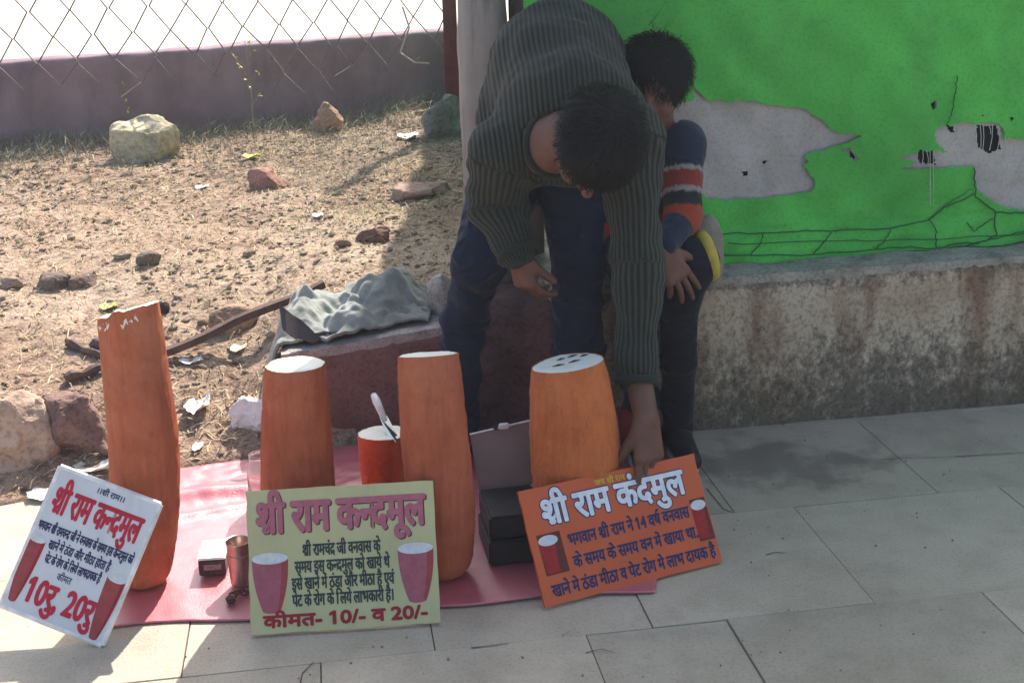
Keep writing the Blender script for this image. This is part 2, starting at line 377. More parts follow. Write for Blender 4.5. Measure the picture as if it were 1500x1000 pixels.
# hairline cracks and chipped joints, as thin recessed-looking slivers of dirt lying in the joints
mb = MB()
for pts in ([(1290, 672), (1400, 668), (1500, 662)], [(1122, 812), (1135, 808), (1150, 809)], [(822, 930), (835, 924)],
            [(858, 955), (880, 950), (900, 955)], [(440, 1000), (443, 985), (460, 968)], [(1035, 715), (1060, 745), (1075, 750)], [(690, 948), (720, 945), (745, 941)]):
    w = [onz(*q, .0025) for q in pts]
    for a, b in zip(w[:-1], w[1:]):
        d = norm(b - a); n = np.array([-d[1], d[0], 0]) * random.uniform(.0007, .0018)
        mb.add([a - n, b - n * .6, b + n * .6, a + n], [(0, 1, 2, 3)])
o = mb.build('crack_grime', simple('crack_grime', (.07, .06, .05, 1), .95), pav); o['kind'] = 'stuff'

# ------------------------------------------------------------------ rough boxes (walls, plinth)
def rough_box(name, P, h0, h1, mat, parent=None, step=.02, amp=.006, zb=-.04, rnd=.012, freq=18):
    """P: four ground corners (x,y) front-left, front-right, back-right, back-left; heights left/right"""
    P = [np.array(q, float) for q in P]; W = np.linalg.norm(P[1] - P[0]); D = np.linalg.norm(P[3] - P[0])
    bm = bmesh.new()
    nu = max(2, int(W / step)); nd = max(2, int(D / step)); nh = max(2, int(max(h0, h1) / step))
    def pt(u, v, w):
        q = (P[0] * (1 - u) + P[1] * u) * (1 - v) + (P[3] * (1 - u) + P[2] * u) * v
        z = zb + ((h0 * (1 - u) + h1 * u) - zb) * w
        return (q[0], q[1], z)
    key = {}
    def gv(i, j, k):
        if (i, j, k) not in key: key[(i, j, k)] = bm.verts.new(pt(i / nu, j / nd, k / nh))
        return key[(i, j, k)]
    for i in range(nu):
        for k in range(nh):
            bm.faces.new([gv(i, 0, k), gv(i + 1, 0, k), gv(i + 1, 0, k + 1), gv(i, 0, k + 1)])
            bm.faces.new([gv(i + 1, nd, k), gv(i, nd, k), gv(i, nd, k + 1), gv(i + 1, nd, k + 1)])
        for j in range(nd): bm.faces.new([gv(i, j, nh), gv(i + 1, j, nh), gv(i + 1, j + 1, nh), gv(i, j + 1, nh)])
    for j in range(nd):
        for k in range(nh):
            bm.faces.new([gv(0, j + 1, k), gv(0, j, k), gv(0, j, k + 1), gv(0, j + 1, k + 1)])
            bm.faces.new([gv(nu, j, k), gv(nu, j + 1, k), gv(nu, j + 1, k + 1), gv(nu, j, k + 1)])
    bm.normal_update()
    co = np.array([v.co for v in bm.verts]); no = np.array([v.normal for v in bm.verts])
    edge = np.array([len(set(tuple(round(c, 1) for c in f.normal) for f in v.link_faces)) for v in bm.verts])
    dsp = amp * fbm(co * freq, 4) + amp * .8 * fbm(co * 4 + 9, 2) - np.where(edge > 1, rnd * (.6 + .8 * np.abs(fbm(co * 30, 3))), 0)
    co = co + no * dsp[:, None]
    for v, c in zip(bm.verts, co): v.co = c
    me = bpy.data.meshes.new(name); bm.to_mesh(me); bm.free(); me.materials.append(mat)
    me.polygons.foreach_set('use_smooth', [True] * len(me.polygons))
    o = bpy.data.objects.new(name, me); COL.objects.link(o)
    if parent: o.parent = parent
    return o
def fw(x): return 3.0 + .143 * x
w = rough_box('low_wall', [(.1, fw(.1)), (2.7, fw(2.7)), (2.62, fw(2.7) + .5), (.03, fw(.1) + .5)], .402, .41, M['wall'], amp=.005)
tag(w, 'low cream plastered wall with rust streaks and black mould under the green canvas', 'wall')
mb = rough_box('wall_end_block', [(-.135, 3.125), (.13, 2.99), (.12, 3.45), (-.14, 3.5)], .345, .375, m_stone('brown_block', (.135, .072, .066), 9, .006), amp=.022, rnd=.03)
tag(mb, 'dark red-brown broken wall end between the bending man\'s legs', 'wall')
pl = rough_box('plinth', [(-.60, 3.05), (-.145, 3.12), (-.16, 3.42), (-.62, 3.37)], .235, .285, M['red'], amp=.007, rnd=.014)
tag(pl, 'low red painted cement plinth carrying the grey green blanket', 'plinth')
# cement rendering on the plinth top and on the low wall top
o = rough_box('top_render', [(-.592, 3.053), (-.148, 3.123), (-.163, 3.41), (-.612, 3.36)], .247, .297, m_stone('grey_render', (.36, .32, .29), 20, .006), pl, step=.02, amp=.004, zb=.235, rnd=.008)
o = rough_box('top_render', [(.104, fw(.1) + .004), (2.69, fw(2.7) + .004), (2.61, fw(2.7) + .49), (.04, fw(.1) + .49)], .414, .422, m_stone('dark_grey_render', (.33, .305, .255), 12, .005), w, step=.025, amp=.003, zb=.38, rnd=.012)

# purple boundary wall, continuing out of frame
def pwall(x0, x1):
    return [(x0, float(wall_y(x0))), (x1, float(wall_y(x1))), (x1 - .08, float(wall_y(x1)) + .2), (x0 - .08, float(wall_y(x0)) + .2)]
w = rough_box('boundary_wall', pwall(-4.5, .30), .70, .755, M['purple'], step=.04, amp=.008, zb=.1, rnd=.01, freq=9)
tag(w, 'low faded purple wall closing the dirt plot at the back', 'wall')
# ------------------------------------------------------------------ green hoarding
CV = .15
def cy(x): return fw(x) + CV
def oncan(px, py):
    d = ray(px, py); t = (3.0 + CV) / (d[1] - .143 * d[0]); return O0 + d * t
def z6(q): return oncan(1000 + q[0] / 3, 120 + q[1] / 3)
def inpoly(x, y, P):
    r = np.zeros(x.shape, bool); n = len(P)
    for i in range(n):
        (xa, ya), (xb, yb_) = P[i], P[(i + 1) % n]
        if ya == yb_: continue
        r ^= ((ya > y) != (yb_ > y)) & (x < (xb - xa) * (y - ya) / (yb_ - ya) + xa)
    return r
PT1 = [(-90, 90), (0, 92), (45, 80), (52, 25), (95, 75), (110, 85), (310, 90), (390, 110), (520, 115), (580, 150), (650, 215), (790, 245), (740, 262), (640, 295), (530, 325), (545, 355), (530, 370), (555, 410), (575, 450), (565, 490), (440, 500), (350, 515), (110, 522), (90, 500), (-90, 490)]
PT2 = [(1105, 230), (1130, 200), (1180, 190), (1260, 180), (1400, 190), (1412, 262), (1430, 250), (1500, 250), (1760, 262), (1900, 400), (1700, 560), (1480, 562), (1400, 550), (1340, 520), (1290, 480), (1280, 375), (950, 388), (1035, 360), (940, 338), (1040, 310), (1100, 300), (1155, 310), (1110, 270)]
PT3 = [(690, 300), (740, 296), (775, 350), (745, 345), (735, 315), (700, 312)]
HL = [[(1290, 190), (1340, 200), (1385, 195), (1400, 300), (1350, 320), (1300, 290)], [(1040, 305), (1105, 303), (1110, 370), (1045, 368)], [(1085, 90), (1115, 95), (1112, 125), (1090, 120)], [(1165, 190), (1195, 200), (1198, 230), (1172, 220)], [(740, 310), (768, 325), (760, 345), (742, 338)], [(262, 398), (282, 402), (278, 425), (265, 418)], [(358, 345), (376, 350), (372, 370), (360, 366)], [(1435, 155), (1450, 160), (1446, 175), (1436, 172)], [(1312, 150), (1325, 152), (1322, 162), (1312, 160)], [(675, 148), (686, 150), (683, 160), (676, 158)]]
cvP = [[(float(z6(q)[0]), float(z6(q)[2])) for q in P] for P in (PT1, PT2, PT3)]
CUTC = [(-1, -1), (.155, -1), (.165, .55), (.15, .80), (.09, .92), (-1, .95)]     # torn away lower left corner
cvH = [[(float(z6(q)[0]), float(z6(q)[2])) for q in P] for P in HL]
def wavy(x, z):
    p = np.stack([x * 3, z * 3, 0 * x], -1)
    low = np.clip((.62 - z) / .2, 0, 1)
    diag = np.sin((x * .75 - z * 1.1) * 46 + 3 * fbm(p, 2)) * (.003 + .007 * low) * (.5 + 1.2 * np.abs(fbm(p * 1.7 + 3, 2)))
    d2 = np.sin((x * 1.0 + z * .8) * 33 + 4 * fbm(p + 5, 2)) * .0025
    return diag + d2 + .005 * fbm(p * 1.3, 3) + low * (.012 * fbm(np.stack([x * 9, z * 30, 0 * x], -1), 2)) - .035 * np.clip((.5 - z) / .08, 0, 1) * 1.0
def sheet(name, x0, x1, z0, z1, off, mat, parent, cutP=(), st=.0032):
    zf = np.concatenate([np.arange(z0, 1.2, st), np.arange(1.22, z1, .05)]); xf = np.arange(x0, x1, st)
    X, Zz = np.meshgrid(xf, zf, indexing='ij'); p = np.stack([X * 60, Zz * 60, 0 * X], -1)
    jx = X + .007 * fbm(p * 1.1, 3); jz = Zz + .007 * fbm(p * 1.1 + 9, 3)
    ed = .012 * fbm(np.stack([X * 12, 0 * X, 0 * X], -1), 2)
    Yv = cy(X) + wavy(X, Zz) + off
    Zw = Zz
    keep = np.ones((X.shape[0] - 1, X.shape[1] - 1), bool)
    cx = jx[:-1, :-1]; cz = jz[:-1, :-1]
    for P in cutP: keep &= ~inpoly(cx, cz, P)
    I = np.arange(X.size).reshape(X.shape)
    q = np.stack([I[:-1, :-1], I[1:, :-1], I[1:, 1:], I[:-1, 1:]], -1)[keep]
    o = mesh_obj(name, np.stack([X, Yv, Zw], -1).reshape(-1, 3), q, mat, parent, smooth=True)
    return o
hoard = empty('hoarding', (.1, 3.2, .42)); tag(hoard, 'green canvas hoarding with torn grey patches stretched above the low wall', 'hoarding')
sheet('canvas', .05, 2.7, .40, 2.5, 0, M['green'], hoard, cvP + cvH + [CUTC])
sheet('backing_sheet', .06, 2.69, .405, 2.48, .011, M['grey'], hoard, cvH + [CUTC], .004)
sheet('hole_shade_sheet', .07, 2.68, .405, 2.46, .022, M['hole_shade'], hoard, [CUTC], .01)  # added dark sheet, its colour stands in for the shade behind the holes
mbx = MB()
for x in (.21, 1.0, 1.9, 2.66): mbx.tube([(x, cy(x) + .09, .3), (x, cy(x) + .09, 2.55)], .025, 8)
mbx.tube([(.04, cy(.04) + .05, 2.49), (2.7, cy(2.7) + .05, 2.49)], .02, 8)
mbx.build('pole_frame', M['plank'], hoard)
def canpt(q, off=-.006):
    p = z6(q); x, z = p[0], p[2]; return np.array([x, cy(x) + float(wavy(np.array(x), np.array(z))) + off, z])
cords = [([(60, 668), (350, 655), (640, 650), (900, 640), (1080, 600), (1180, 540), (1280, 490)], 1), ([(100, 750), (560, 745), (830, 720), (1080, 715), (1280, 690), (1500, 640), (1700, 640)], 1), ([(350, 655), (335, 700), (290, 745)], 1), ([(650, 655), (600, 705), (560, 745)], 1), ([(905, 640), (870, 690), (830, 720)], 1), ([(1080, 600), (1103, 650), (1090, 715)], 1), ([(1280, 380), (1286, 500), (1375, 575), (1500, 568), (1700, 560)], 1.3), ([(1375, 575), (1362, 660), (1220, 715)], 1.2), ([(1240, 610), (1270, 650), (1360, 598)], 1), ([(1200, -30), (1192, 60), (1185, 130), (1160, 190)], 1), ([(60, 812), (500, 775), (800, 748), (1230, 715), (1500, 690), (1800, 665)], 2.6), ([(1090, 600), (1200, 510), (1270, 470)], .7), ([(190, 700), (700, 690), (1100, 680), (1500, 655)], .8)]
for pts, s in cords:
    dense = []
    for a, b in zip(pts[:-1], pts[1:]):
        for k in range(8): dense.append((a[0] + (b[0] - a[0]) * k / 8 + random.uniform(-4, 4), a[1] + (b[1] - a[1]) * k / 8 + random.uniform(-3, 3)))
    dense.append(pts[-1]); mbx = MB(); mbx.tube([canpt(q) for q in dense], .0015 * s, 5); mbx.build('cord', M['cord'], hoard)
for x0, y0, x1, y1 in [(1305, 180, 1308, 290), (1320, 185, 1316, 300), (1345, 190, 1352, 230), (1362, 185, 1345, 300), (1380, 185, 1402, 305), (1390, 190, 1380, 310), (1055, 298, 1050, 365), (1070, 300, 1078, 372), (1085, 298, 1088, 545), (1098, 300, 1103, 548), (1110, 330, 1100, 365), (745, 300, 765, 350), (1416, 240, 1425, 380), (1285, 185, 1290, 290)]:
    mbx = MB(); mbx.tube([canpt((x0, y0), -.003), canpt(((x0 + x1) / 2 + 3, (y0 + y1) / 2), -.005), canpt((x1, y1), -.003)], .0011, 4); mbx.build('loose_thread', M['thread'], hoard)
# added screen running back from the corner, put in to shade the dirt
sv = []; sf = []
sy = np.arange(3.35, 9.6, .05); sz = np.arange(.2, 3.05, .08)
for a in sy:
    for b in sz: sv.append((.36 + .02 * math.sin(a * 7 + b) + .01 * math.sin(b * 9), a, b))
for i in range(len(sy) - 1):
    for j in range(len(sz) - 1): k = i * len(sz) + j; sf.append((k, k + len(sz), k + len(sz) + 1, k + 1))
sh = mesh_obj('shade_screen', sv, sf, M['green'], smooth=True); md = sh.modifiers.new('t', 'SOLIDIFY'); md.thickness = .006
tag(sh, 'added green screen hidden behind the man, placed to shade the dirt', 'hoarding')

# pillar and plank at the corner
def post_mesh(name, px0, px1, Yp, D, mat, z0, z1, amp, cat, label):
    a = at(px0, 60, Yp)[0]; b = at(px1, 60, Yp)[0]
    mbm = rough_box(name, [(a, Yp), (b, Yp), (b, Yp + D), (a, Yp + D)], z1, z1, mat, step=.03, amp=amp, zb=z0, rnd=.012, freq=7)
    return tag(mbm, label, cat)
pp = post_mesh('pillar', 670, 742, 3.3, .12, M['post'], .15, 2.55, .009, 'pillar', 'pale weathered grey pillar standing behind the bending man')
post_mesh('plank', 746, 792, 3.36, .04, M['plank'], .3, 2.5, .004, 'plank', 'dark upright plank between the pale pillar and the green canvas')

# ------------------------------------------------------------------ chain link fence
FD = .32
def fy(x): return float(wall_y(x)) - FD
fen = empty('chain_link_fence', (-1.5, fy(-1.5), .4)); tag(fen, 'rusty broken chain link fence hanging in front of the purple wall', 'fence')
cw, chh = .158, .225
k = 0; x = -3.3
while x < -.42:
    zb = .5 + .12 * random.random() + (.0 if random.random() < .6 else .14)
    n = int((1.75 - zb) / (chh / 2)); pts = []
    sgn = k % 2
    for i in range(n + 1):
        z = 1.75 - i * chh / 2
        xx = x + (cw / 2 if (i + 0) % 2 else 0) ; xx += random.uniform(-.006, .006) * (1 + 2 * (z < .8)) + .02 * math.sin(z * 3)
        yy = fy(x) + .012 * math.sin(x * 5 + z * 4) + (random.uniform(-.02, .02) if z < .75 else 0)
        pts.append((xx, yy + (.004 if i % 2 else -.004), z))
    if random.random() < .5: pts.append((pts[-1][0] + random.uniform(-.1, .1), pts[-1][1] - random.uniform(0, .08), pts[-1][2] - random.uniform(.03, .1)))
    mbx = MB(); mbx.tube(pts, .0042, 5); mbx.build('wire', M['wire'], fen); x += cw / 2 * 1.0 ; k += 1
    # neighbour wire mirrored, so that the two zigzags hook into diamonds
    pts2 = []
    zb2 = .5 + .14 * random.random(); n2 = int((1.75 - zb2) / (chh / 2))
    for i in range(n2 + 1):
        z = 1.75 - i * chh / 2
        xx = x + (0 if i % 2 else cw / 2); xx += random.uniform(-.006, .006) * (1 + 2 * (z < .8)) + .02 * math.sin(z * 3)
        pts2.append((xx, fy(x) + .012 * math.sin(x * 5 + z * 4) + (-.004 if i % 2 else .004), z))
    mbx = MB(); mbx.tube(pts2, .0042, 5); mbx.build('wire', M['wire'], fen); x += cw / 2
mbx = MB()
mbx.tube([(-.5, fy(-.5), .9), (-.47, fy(-.5) - .02, .8), (-.52, fy(-.5) - .03, .68), (-.45, fy(-.5) - .03, .63), (-.38, fy(-.5), .62)], .005, 6)
mbx.build('bent_wire', simple('galvanised', (.5, .46, .42, 1), .5, .5, .2, 50, metal=.4), fen)
mbx = MB(); mbx.tube([(-3.3, fy(-3.3), 1.76), (-.3, fy(-.3), 1.76)], .004, 5); mbx.build('top_wire', M['wire'], fen)
rp = at(659, 60, 6.3)
mbx = MB(); mbx.box((rp[0] - .03, 6.3, .2), (rp[0] + .035, 6.38, 1.85)); o = mbx.build('fence_post', M['redpost'], fen)

# ------------------------------------------------------------------ devanagari lettering
_gc = {}
def glyph(ch):
    if ch in _gc: return _gc[ch]
    def run(s):
        c = bpy.data.curves.new('t', 'FONT'); c.body = s; c.size = 1; c.resolution_u = 3
        o = bpy.data.objects.new('t', c); COL.objects.link(o); bpy.context.view_layer.update()
        me = o.to_mesh(); v = np.array([w.co[:] for w in me.vertices]).reshape(-1, 3); f = [tuple(p.vertices) for p in me.polygons]
        o.to_mesh_clear(); bpy.data.objects.remove(o); bpy.data.curves.remove(c); return v, f
    v, f = run(ch)
    bar, _ = run('।'); v2, _ = run(ch + '।')
    adv = float(v2[:, 0].max() - bar[:, 0].max()) if len(v2) else .3
    if len(f) == 0: v = np.zeros((0, 3))
    if ch == '1' and len(v) == 4:
        v = np.concatenate([v, [(.205, .682, 0), (.06, .575, 0), (.06, .48, 0), (.205, .56, 0)]]); f = f + [(4, 5, 6, 7)]
    _gc[ch] = (v, f, adv); return _gc[ch]
def text_geo(s):
    """visual-order text; N = half form of na, R = subscript ra stroke, H = reph hook"""
    V = []; F = []; n = 0; x = 0
    def put(v, f):
        nonlocal n
        V.append(v); F.extend([(tuple(i + n for i in q)) for q in f]); n += len(v)
    for ch in s:
        if ch == ' ': x += .26; continue
        if ch == 'N':
            v, f, a = glyph('न'); bm = bmesh.new(); vs = [bm.verts.new(q) for q in v]
            for q in f:
                try: bm.faces.new([vs[i] for i in q])
                except ValueError: pass
            bmesh.ops.bisect_plane(bm, geom=bm.verts[:] + bm.edges[:] + bm.faces[:], plane_co=(.40, 0, 0), plane_no=(1, 0, 0), clear_outer=True)
            bm.verts.index_update(); vv = np.array([q.co[:] for q in bm.verts]); ff = [tuple(w.index for w in q.verts) for q in bm.faces]; bm.free()
            put(vv + [x, 0, 0], ff); x += .385; continue
        if ch == 'R':
            put(np.array([(-.235, .20, 0), (-.175, .245, 0), (-.40, .0, 0), (-.45, .055, 0)])[[0, 3, 2, 1]] + [x, 0, 0], [(0, 1, 2, 3)]); continue
        if ch == 'H':
            v, f, a = glyph('े'); put(v * [-1, 1, 1] + [x - .42, 0, 0], f); continue
        v, f, a = glyph(ch)
        if len(v): put(v + [x, 0, 0], f)
        x += a
    return np.concatenate(V), F, x
def lettering(name, s, box, mat, S, bold=.0, z=.0006, slant=0, parent=None, dx=0, dy=0):
    """box = x0, x1, baseline, letter height (headline height .622) in board fractions of metres"""
    v, f, adv = text_geo(s); x0, x1, y0, hh = box
    sx = (x1 - x0) / (v[:, 0].max() - v[:, 0].min()); sy = hh / .622; mn = v[:, 0].min()
    base = np.stack([x0 + dx + (v[:, 0] - mn) * sx, y0 + dy + v[:, 1] * sy, 0 * v[:, 0]], -1)
    base[:, 1] += slant * (base[:, 0] - x0)
    offs = [(0, 0)]
    if bold: offs += [(bold * math.cos(a), bold * math.sin(a)) for a in np.arange(8) * math.pi / 4]
    V = []; F = []; n = 0
    for i, (ox, oy) in enumerate(offs):
        # alternate heights so overlapping glyph meshes never share a plane
        V.append(base + [ox, oy, z + .00002 * i]); F += [tuple(k + n for k in q) for q in f]; n += len(v)
    V = np.concatenate(V); W = S['O'] + V[:, :1] * S['X'] + V[:, 1:2] * S['Y'] + V[:, 2:3] * S['N']
    o = mesh_obj(name, W, F, mat, parent or S['root']); return o
def rotm(r):
    r = np.array(r); t = np.linalg.norm(r); k = r / t; K = np.array([[0, -k[2], k[1]], [k[2], 0, -k[0]], [-k[1], k[0], 0]])
    return np.eye(3) + np.sin(t) * K + (1 - np.cos(t)) * K @ K
def ink(name, c): return simple(name, (*c, 1), .6, .3, .15, 60)
INK = dict(red=ink('crimson_ink', (.50, .02, .045)), navy=ink('navy_ink', (.03, .03, .10)), pink=ink('faded_pink_ink', (.44, .13, .17)), shadow=ink('plum_ink', (.10, .03, .05)),
           white=ink('white_ink', (.70, .72, .74)), green=ink('dark_green_ink', (.035, .055, .05)), dkred=ink('dark_red_ink', (.30, .02, .03)), yellow=ink('yellow_ink', (.60, .40, .03)),
           tub=ink('printed_root', (.34, .06, .06)), tub2=ink('printed_pink_root', (.36, .10, .13)), tub3=ink('printed_red_root', (.33, .02, .02)), pale=ink('printed_white', (.62, .64, .64)), brown=ink('printed_shade', (.12, .03, .02)))
def make_sign(v, mat, label, thick=.007, edge=None):
    c, R, w, h = np.array(v[:3]), rotm(v[3:6]), v[6], v[7]
    Xa, Ya = R @ [1, 0, 0], R @ [0, 0, 1]; N = R @ [0, -1, 0]
    O = c - Xa * w / 2 - Ya * h / 2
    low = min((O)[2], (O + Xa * w)[2]) - .0  # rest exactly on the paving
    bl = O - N * thick; low = min(low, bl[2], (bl + Xa * w)[2]); O = O + np.array([0, 0, .0025 - low])
    root = empty('sign_board', (O[0] + Xa[0] * w / 2, O[1] + Xa[1] * w / 2, 0))
    S = dict(O=O, X=Xa, Y=Ya, N=N, root=root, w=w, h=h)
    bm = bmesh.new(); nu, nv = 16, 12; rng = random.Random(int(w * 1e4))
    fr = [[bm.verts.new(vec(O + Xa * w * i / nu + Ya * h * j / nv)) for j in range(nv + 1)] for i in range(nu + 1)]
    bk = [[bm.verts.new(vec(O + Xa * w * i / nu + Ya * h * j / nv - N * thick)) for j in range(nv + 1)] for i in range(nu + 1)]
    for i in range(nu):
        for j in range(nv):
            bm.faces.new([fr[i][j], fr[i + 1][j], fr[i + 1][j + 1], fr[i][j + 1]]); bm.faces.new([bk[i][j], bk[i][j + 1], bk[i + 1][j + 1], bk[i + 1][j]])
    for i in range(nu):
        bm.faces.new([fr[i][0], bk[i][0], bk[i + 1][0], fr[i + 1][0]]); bm.faces.new([fr[i][nv], fr[i + 1][nv], bk[i + 1][nv], bk[i][nv]])
    for j in range(nv):
        bm.faces.new([fr[0][j], fr[0][j + 1], bk[0][j + 1], bk[0][j]]); bm.faces.new([fr[nu][j], bk[nu][j], bk[nu][j + 1], fr[nu][j + 1]])
    # worn, nicked rim
    for i in range(nu + 1):
        for j in range(nv + 1):
            if i in (0, nu) or j in (0, nv):
                d = Xa * ((1 if i == 0 else -1 if i == nu else 0) * rng.uniform(0, .0022)) + Ya * ((1 if j == 0 else -1 if j == nv else 0) * rng.uniform(0, .0018))
                fr[i][j].co += vec(d); bk[i][j].co += vec(d * .7)
    me = bpy.data.meshes.new('board'); inv = pm(root).inverted(); bm.transform(inv); bmesh.ops.recalc_face_normals(bm, faces=bm.faces[:]); bm.to_mesh(me); bm.free(); me.materials.append(mat)
    b = bpy.data.objects.new('board', me); COL.objects.link(b); b.parent = root
    tag(root, label, 'sign'); return S
def quad_on(S, pts, mat, name, z=.0004, parent=None):
    W = [S['O'] + S['X'] * p[0] * S['w'] + S['Y'] * p[1] * S['h'] + S['N'] * z for p in pts]
    return mesh_obj(name, W, [tuple(range(len(W)))], mat, parent or S['root'])
def printed_root(S, cx, y0, y1, rw, m_side, m_top, m_sh, taper=.45, er=.035, tilt=0.0):
    """flat print of a drum shaped root: body, shade side, white cut top; fractions of the board"""
    L = []
    for k in range(9):
        t = k / 8; r = rw * (1 - (1 - taper) * (1 - t) ** 2.2); L.append((r, y0 + (y1 - y0) * t))
    bot = [(cx + L[0][0] * math.cos(a), y0 - .02 * abs(math.sin(a))) for a in np.linspace(math.pi, 2 * math.pi, 9)]
    P = [(cx - r + tilt * t_, y) for (r, y), t_ in zip(L[::-1], np.linspace(1, 0, 9))] + bot + [(cx + r + tilt * t_, y) for (r, y), t_ in zip(L, np.linspace(0, 1, 9))]
    o = quad_on(S, P, m_side, 'printed_root', .0004)
    Q = [(cx + r + tilt * t_, y) for (r, y), t_ in zip(L, np.linspace(0, 1, 9))] + [(cx + r * .62 + tilt * t_, y) for (r, y), t_ in zip(L[::-1], np.linspace(1, 0, 9))]
    quad_on(S, Q, m_sh, 'printed_shade', .0005, o)
    quad_on(S, [(cx + tilt + rw * math.cos(a), y1 + er * math.sin(a)) for a in np.linspace(0, 2 * math.pi, 25)[:-1]], m_top, 'printed_cut_top', .0006, o)
def m_flex(name, c, dirt=.5, streak=True):
    m = Mat(name, .5, .35); a = m.noise(7, 6); s = m.noise(40, 4, (1, .2, .2)); g = m.noise(3, 5)
    col = m.ramp(a, [(.3, tuple(q * .86 for q in c)), (.65, c)])
    col = m.mix(m.ramp(s, [(.5, (0, 0, 0)), (.75, (.22 * dirt * 2,) * 3)]), col, (.25, .22, .18, 1))
    col = m.mix(m.ramp(g, [(.55, (0, 0, 0)), (.8, (.35 * dirt * 2,) * 3)]), col, tuple(q * .6 for q in c) + (1,))
    m.color(col); m.bump(a, .0015); return m.m
# sign 1: white
S = make_sign([-.8348, 2.1702, .147, -.4954, .3639, -.1325, .2122, .2797], m_flex('white_flex', (.68, .69, .70), .35), 'white framed board with crimson lettering tipped on its corner before the tallest root')
w, h = S['w'], S['h']
mbx = MB()
for a, b in (((0, 0), (1, 0)), ((1, 0), (1, 1)), ((1, 1), (0, 1)), ((0, 1), (0, 0))):
    A = S['O'] + S['X'] * w * a[0] + S['Y'] * h * a[1]; B = S['O'] + S['X'] * w * b[0] + S['Y'] * h * b[1]
    mbx.tube([A - S['N'] * .005, B - S['N'] * .005], .0062, 8)
mbx.build('frame', M['whitep'], S['root'])
lettering('small_lettering', '।।शRी राम।।', (w * .42, w * .68, h * .925, .010), INK['navy'], S, .0004)
lettering('title_lettering', 'शRी राम कNदमुल', (w * .07, w * .93, h * .70, .047), INK['red'], S, .0019)
lettering('body_lettering', 'भगवान शRी रामचNदR जी ने वनवास के समय इस कNदमुल को', (w * .03, w * .97, h * .565, .0155), INK['navy'], S, .0006)
lettering('body_lettering', 'खाने मे ठंडा और मीठा होता है', (w * .19, w * .80, h * .465, .015), INK['navy'], S, .0006)
lettering('body_lettering', 'पेट के रोग के लिये लाभदायक है'.replace('लिये', 'िलये'), (w * .21, w * .76, h * .37, .015), INK['navy'], S, .0006)
lettering('small_lettering', 'कीमत', (w * .38, w * .52, h * .29, .012), INK['navy'], S, .0002)
lettering('price_lettering', '10रु, 20रु', (w * .17, w * .83, h * .09, .042), INK['red'], S, .0021)
printed_root(S, .075, .07, .50, .085, INK['tub'], INK['pale'], INK['dkred'], .45, .03)
printed_root(S, .90, .03, .44, .09, INK['tub'], INK['pale'], INK['dkred'], .45, .03)
# sign 2: yellow green
S = make_sign([-.335, 2.1728, .1248, -.411, -.0152, .0747, .3604, .2723], m_flex('yellow_green_flex', (.55, .52, .27), .5), 'faded yellow green board with pink lettering leaning on the middle roots', .010)
w, h = S['w'], S['h']
lettering('title_lettering', 'शRी राम कNदमूल', (w * .055, w * .945, h * .70, .055), INK['shadow'], S, .0030, .0004, dx=.0022, dy=-.002)
lettering('title_lettering', 'शRी राम कNदमूल', (w * .055, w * .945, h * .70, .055), INK['pink'], S, .0028, .0008)
for s, a, b, y in (('शRी रामचंदR जी वनवास के', .29, .70, .525), ('समय इस कNदमुल को खाये थे', .245, .745, .41), ('इसे खाने में ठंडा और मीठा है एवं', .225, .765, .295), ('पेट के रोग के िलये लाभकारी है।', .225, .755, .18)):
    lettering('body_lettering', s, (w * a, w * b, h * y, .0205), INK['green'], S, .0009)
lettering('price_lettering', 'कीमत- 10/- व 20/-', (w * .07, w * .93, h * .045, .021), INK['dkred'], S, .0016)
printed_root(S, .115, .16, .52, .095, INK['tub2'], INK['pale'], INK['tub'], .5, .04)
printed_root(S, .885, .17, .53, .095, INK['tub2'], INK['pale'], INK['tub'], .5, .04)
# sign 3: orange, held by the man
S3 = S = make_sign([.2135, 2.3144, .1001, -.5241, -.1112, .4086, .4094, .2323], m_flex('orange_flex', (.60, .115, .035), .3), 'orange board with white title held upright by the bending man\'s hand', .006)
w, h = S['w'], S['h']
lettering('small_lettering', 'जय शRी राम', (w * .41, w * .58, h * .905, .010), INK['yellow'], S, .0005, .0011, slant=.0)
lettering('title_lettering', 'शRी राम कंदमुल', (w * .10, w * .90, h * .67, .047), INK['navy'], S, .0048, .0004)
lettering('title_lettering', 'शRी राम कंदमुल', (w * .10, w * .90, h * .67, .047), INK['white'], S, .0024, .0008)
for s, a, b, y in (('भगवान शRी राम ने 14 वषH वनवास', .20, .885, .455), ('के समय के समय वन में खाया था.', .20, .90, .265), ('खाने मे ठंडा मीठा व पेट रोग मे लाभ दायक है', .055, .975, .07)):
    lettering('body_lettering', s, (w * a, w * b, h * y, .0215), INK['navy'], S, .0010)
quad_on(S, [(.045, .25), (.17, .25), (.165, .60), (.04, .60)], INK['brown'], 'printed_panel', .0002)
quad_on(S, [(.905, .22), (.995, .22), (.99, .60), (.90, .60)], INK['brown'], 'printed_panel', .0002)
printed_root(S, .095, .28, .54, .052, INK['tub3'], INK['pale'], INK['brown'], .8, .045)
printed_root(S, .945, .26, .54, .044, INK['tub3'], INK['pale'], INK['brown'], .8, .045)

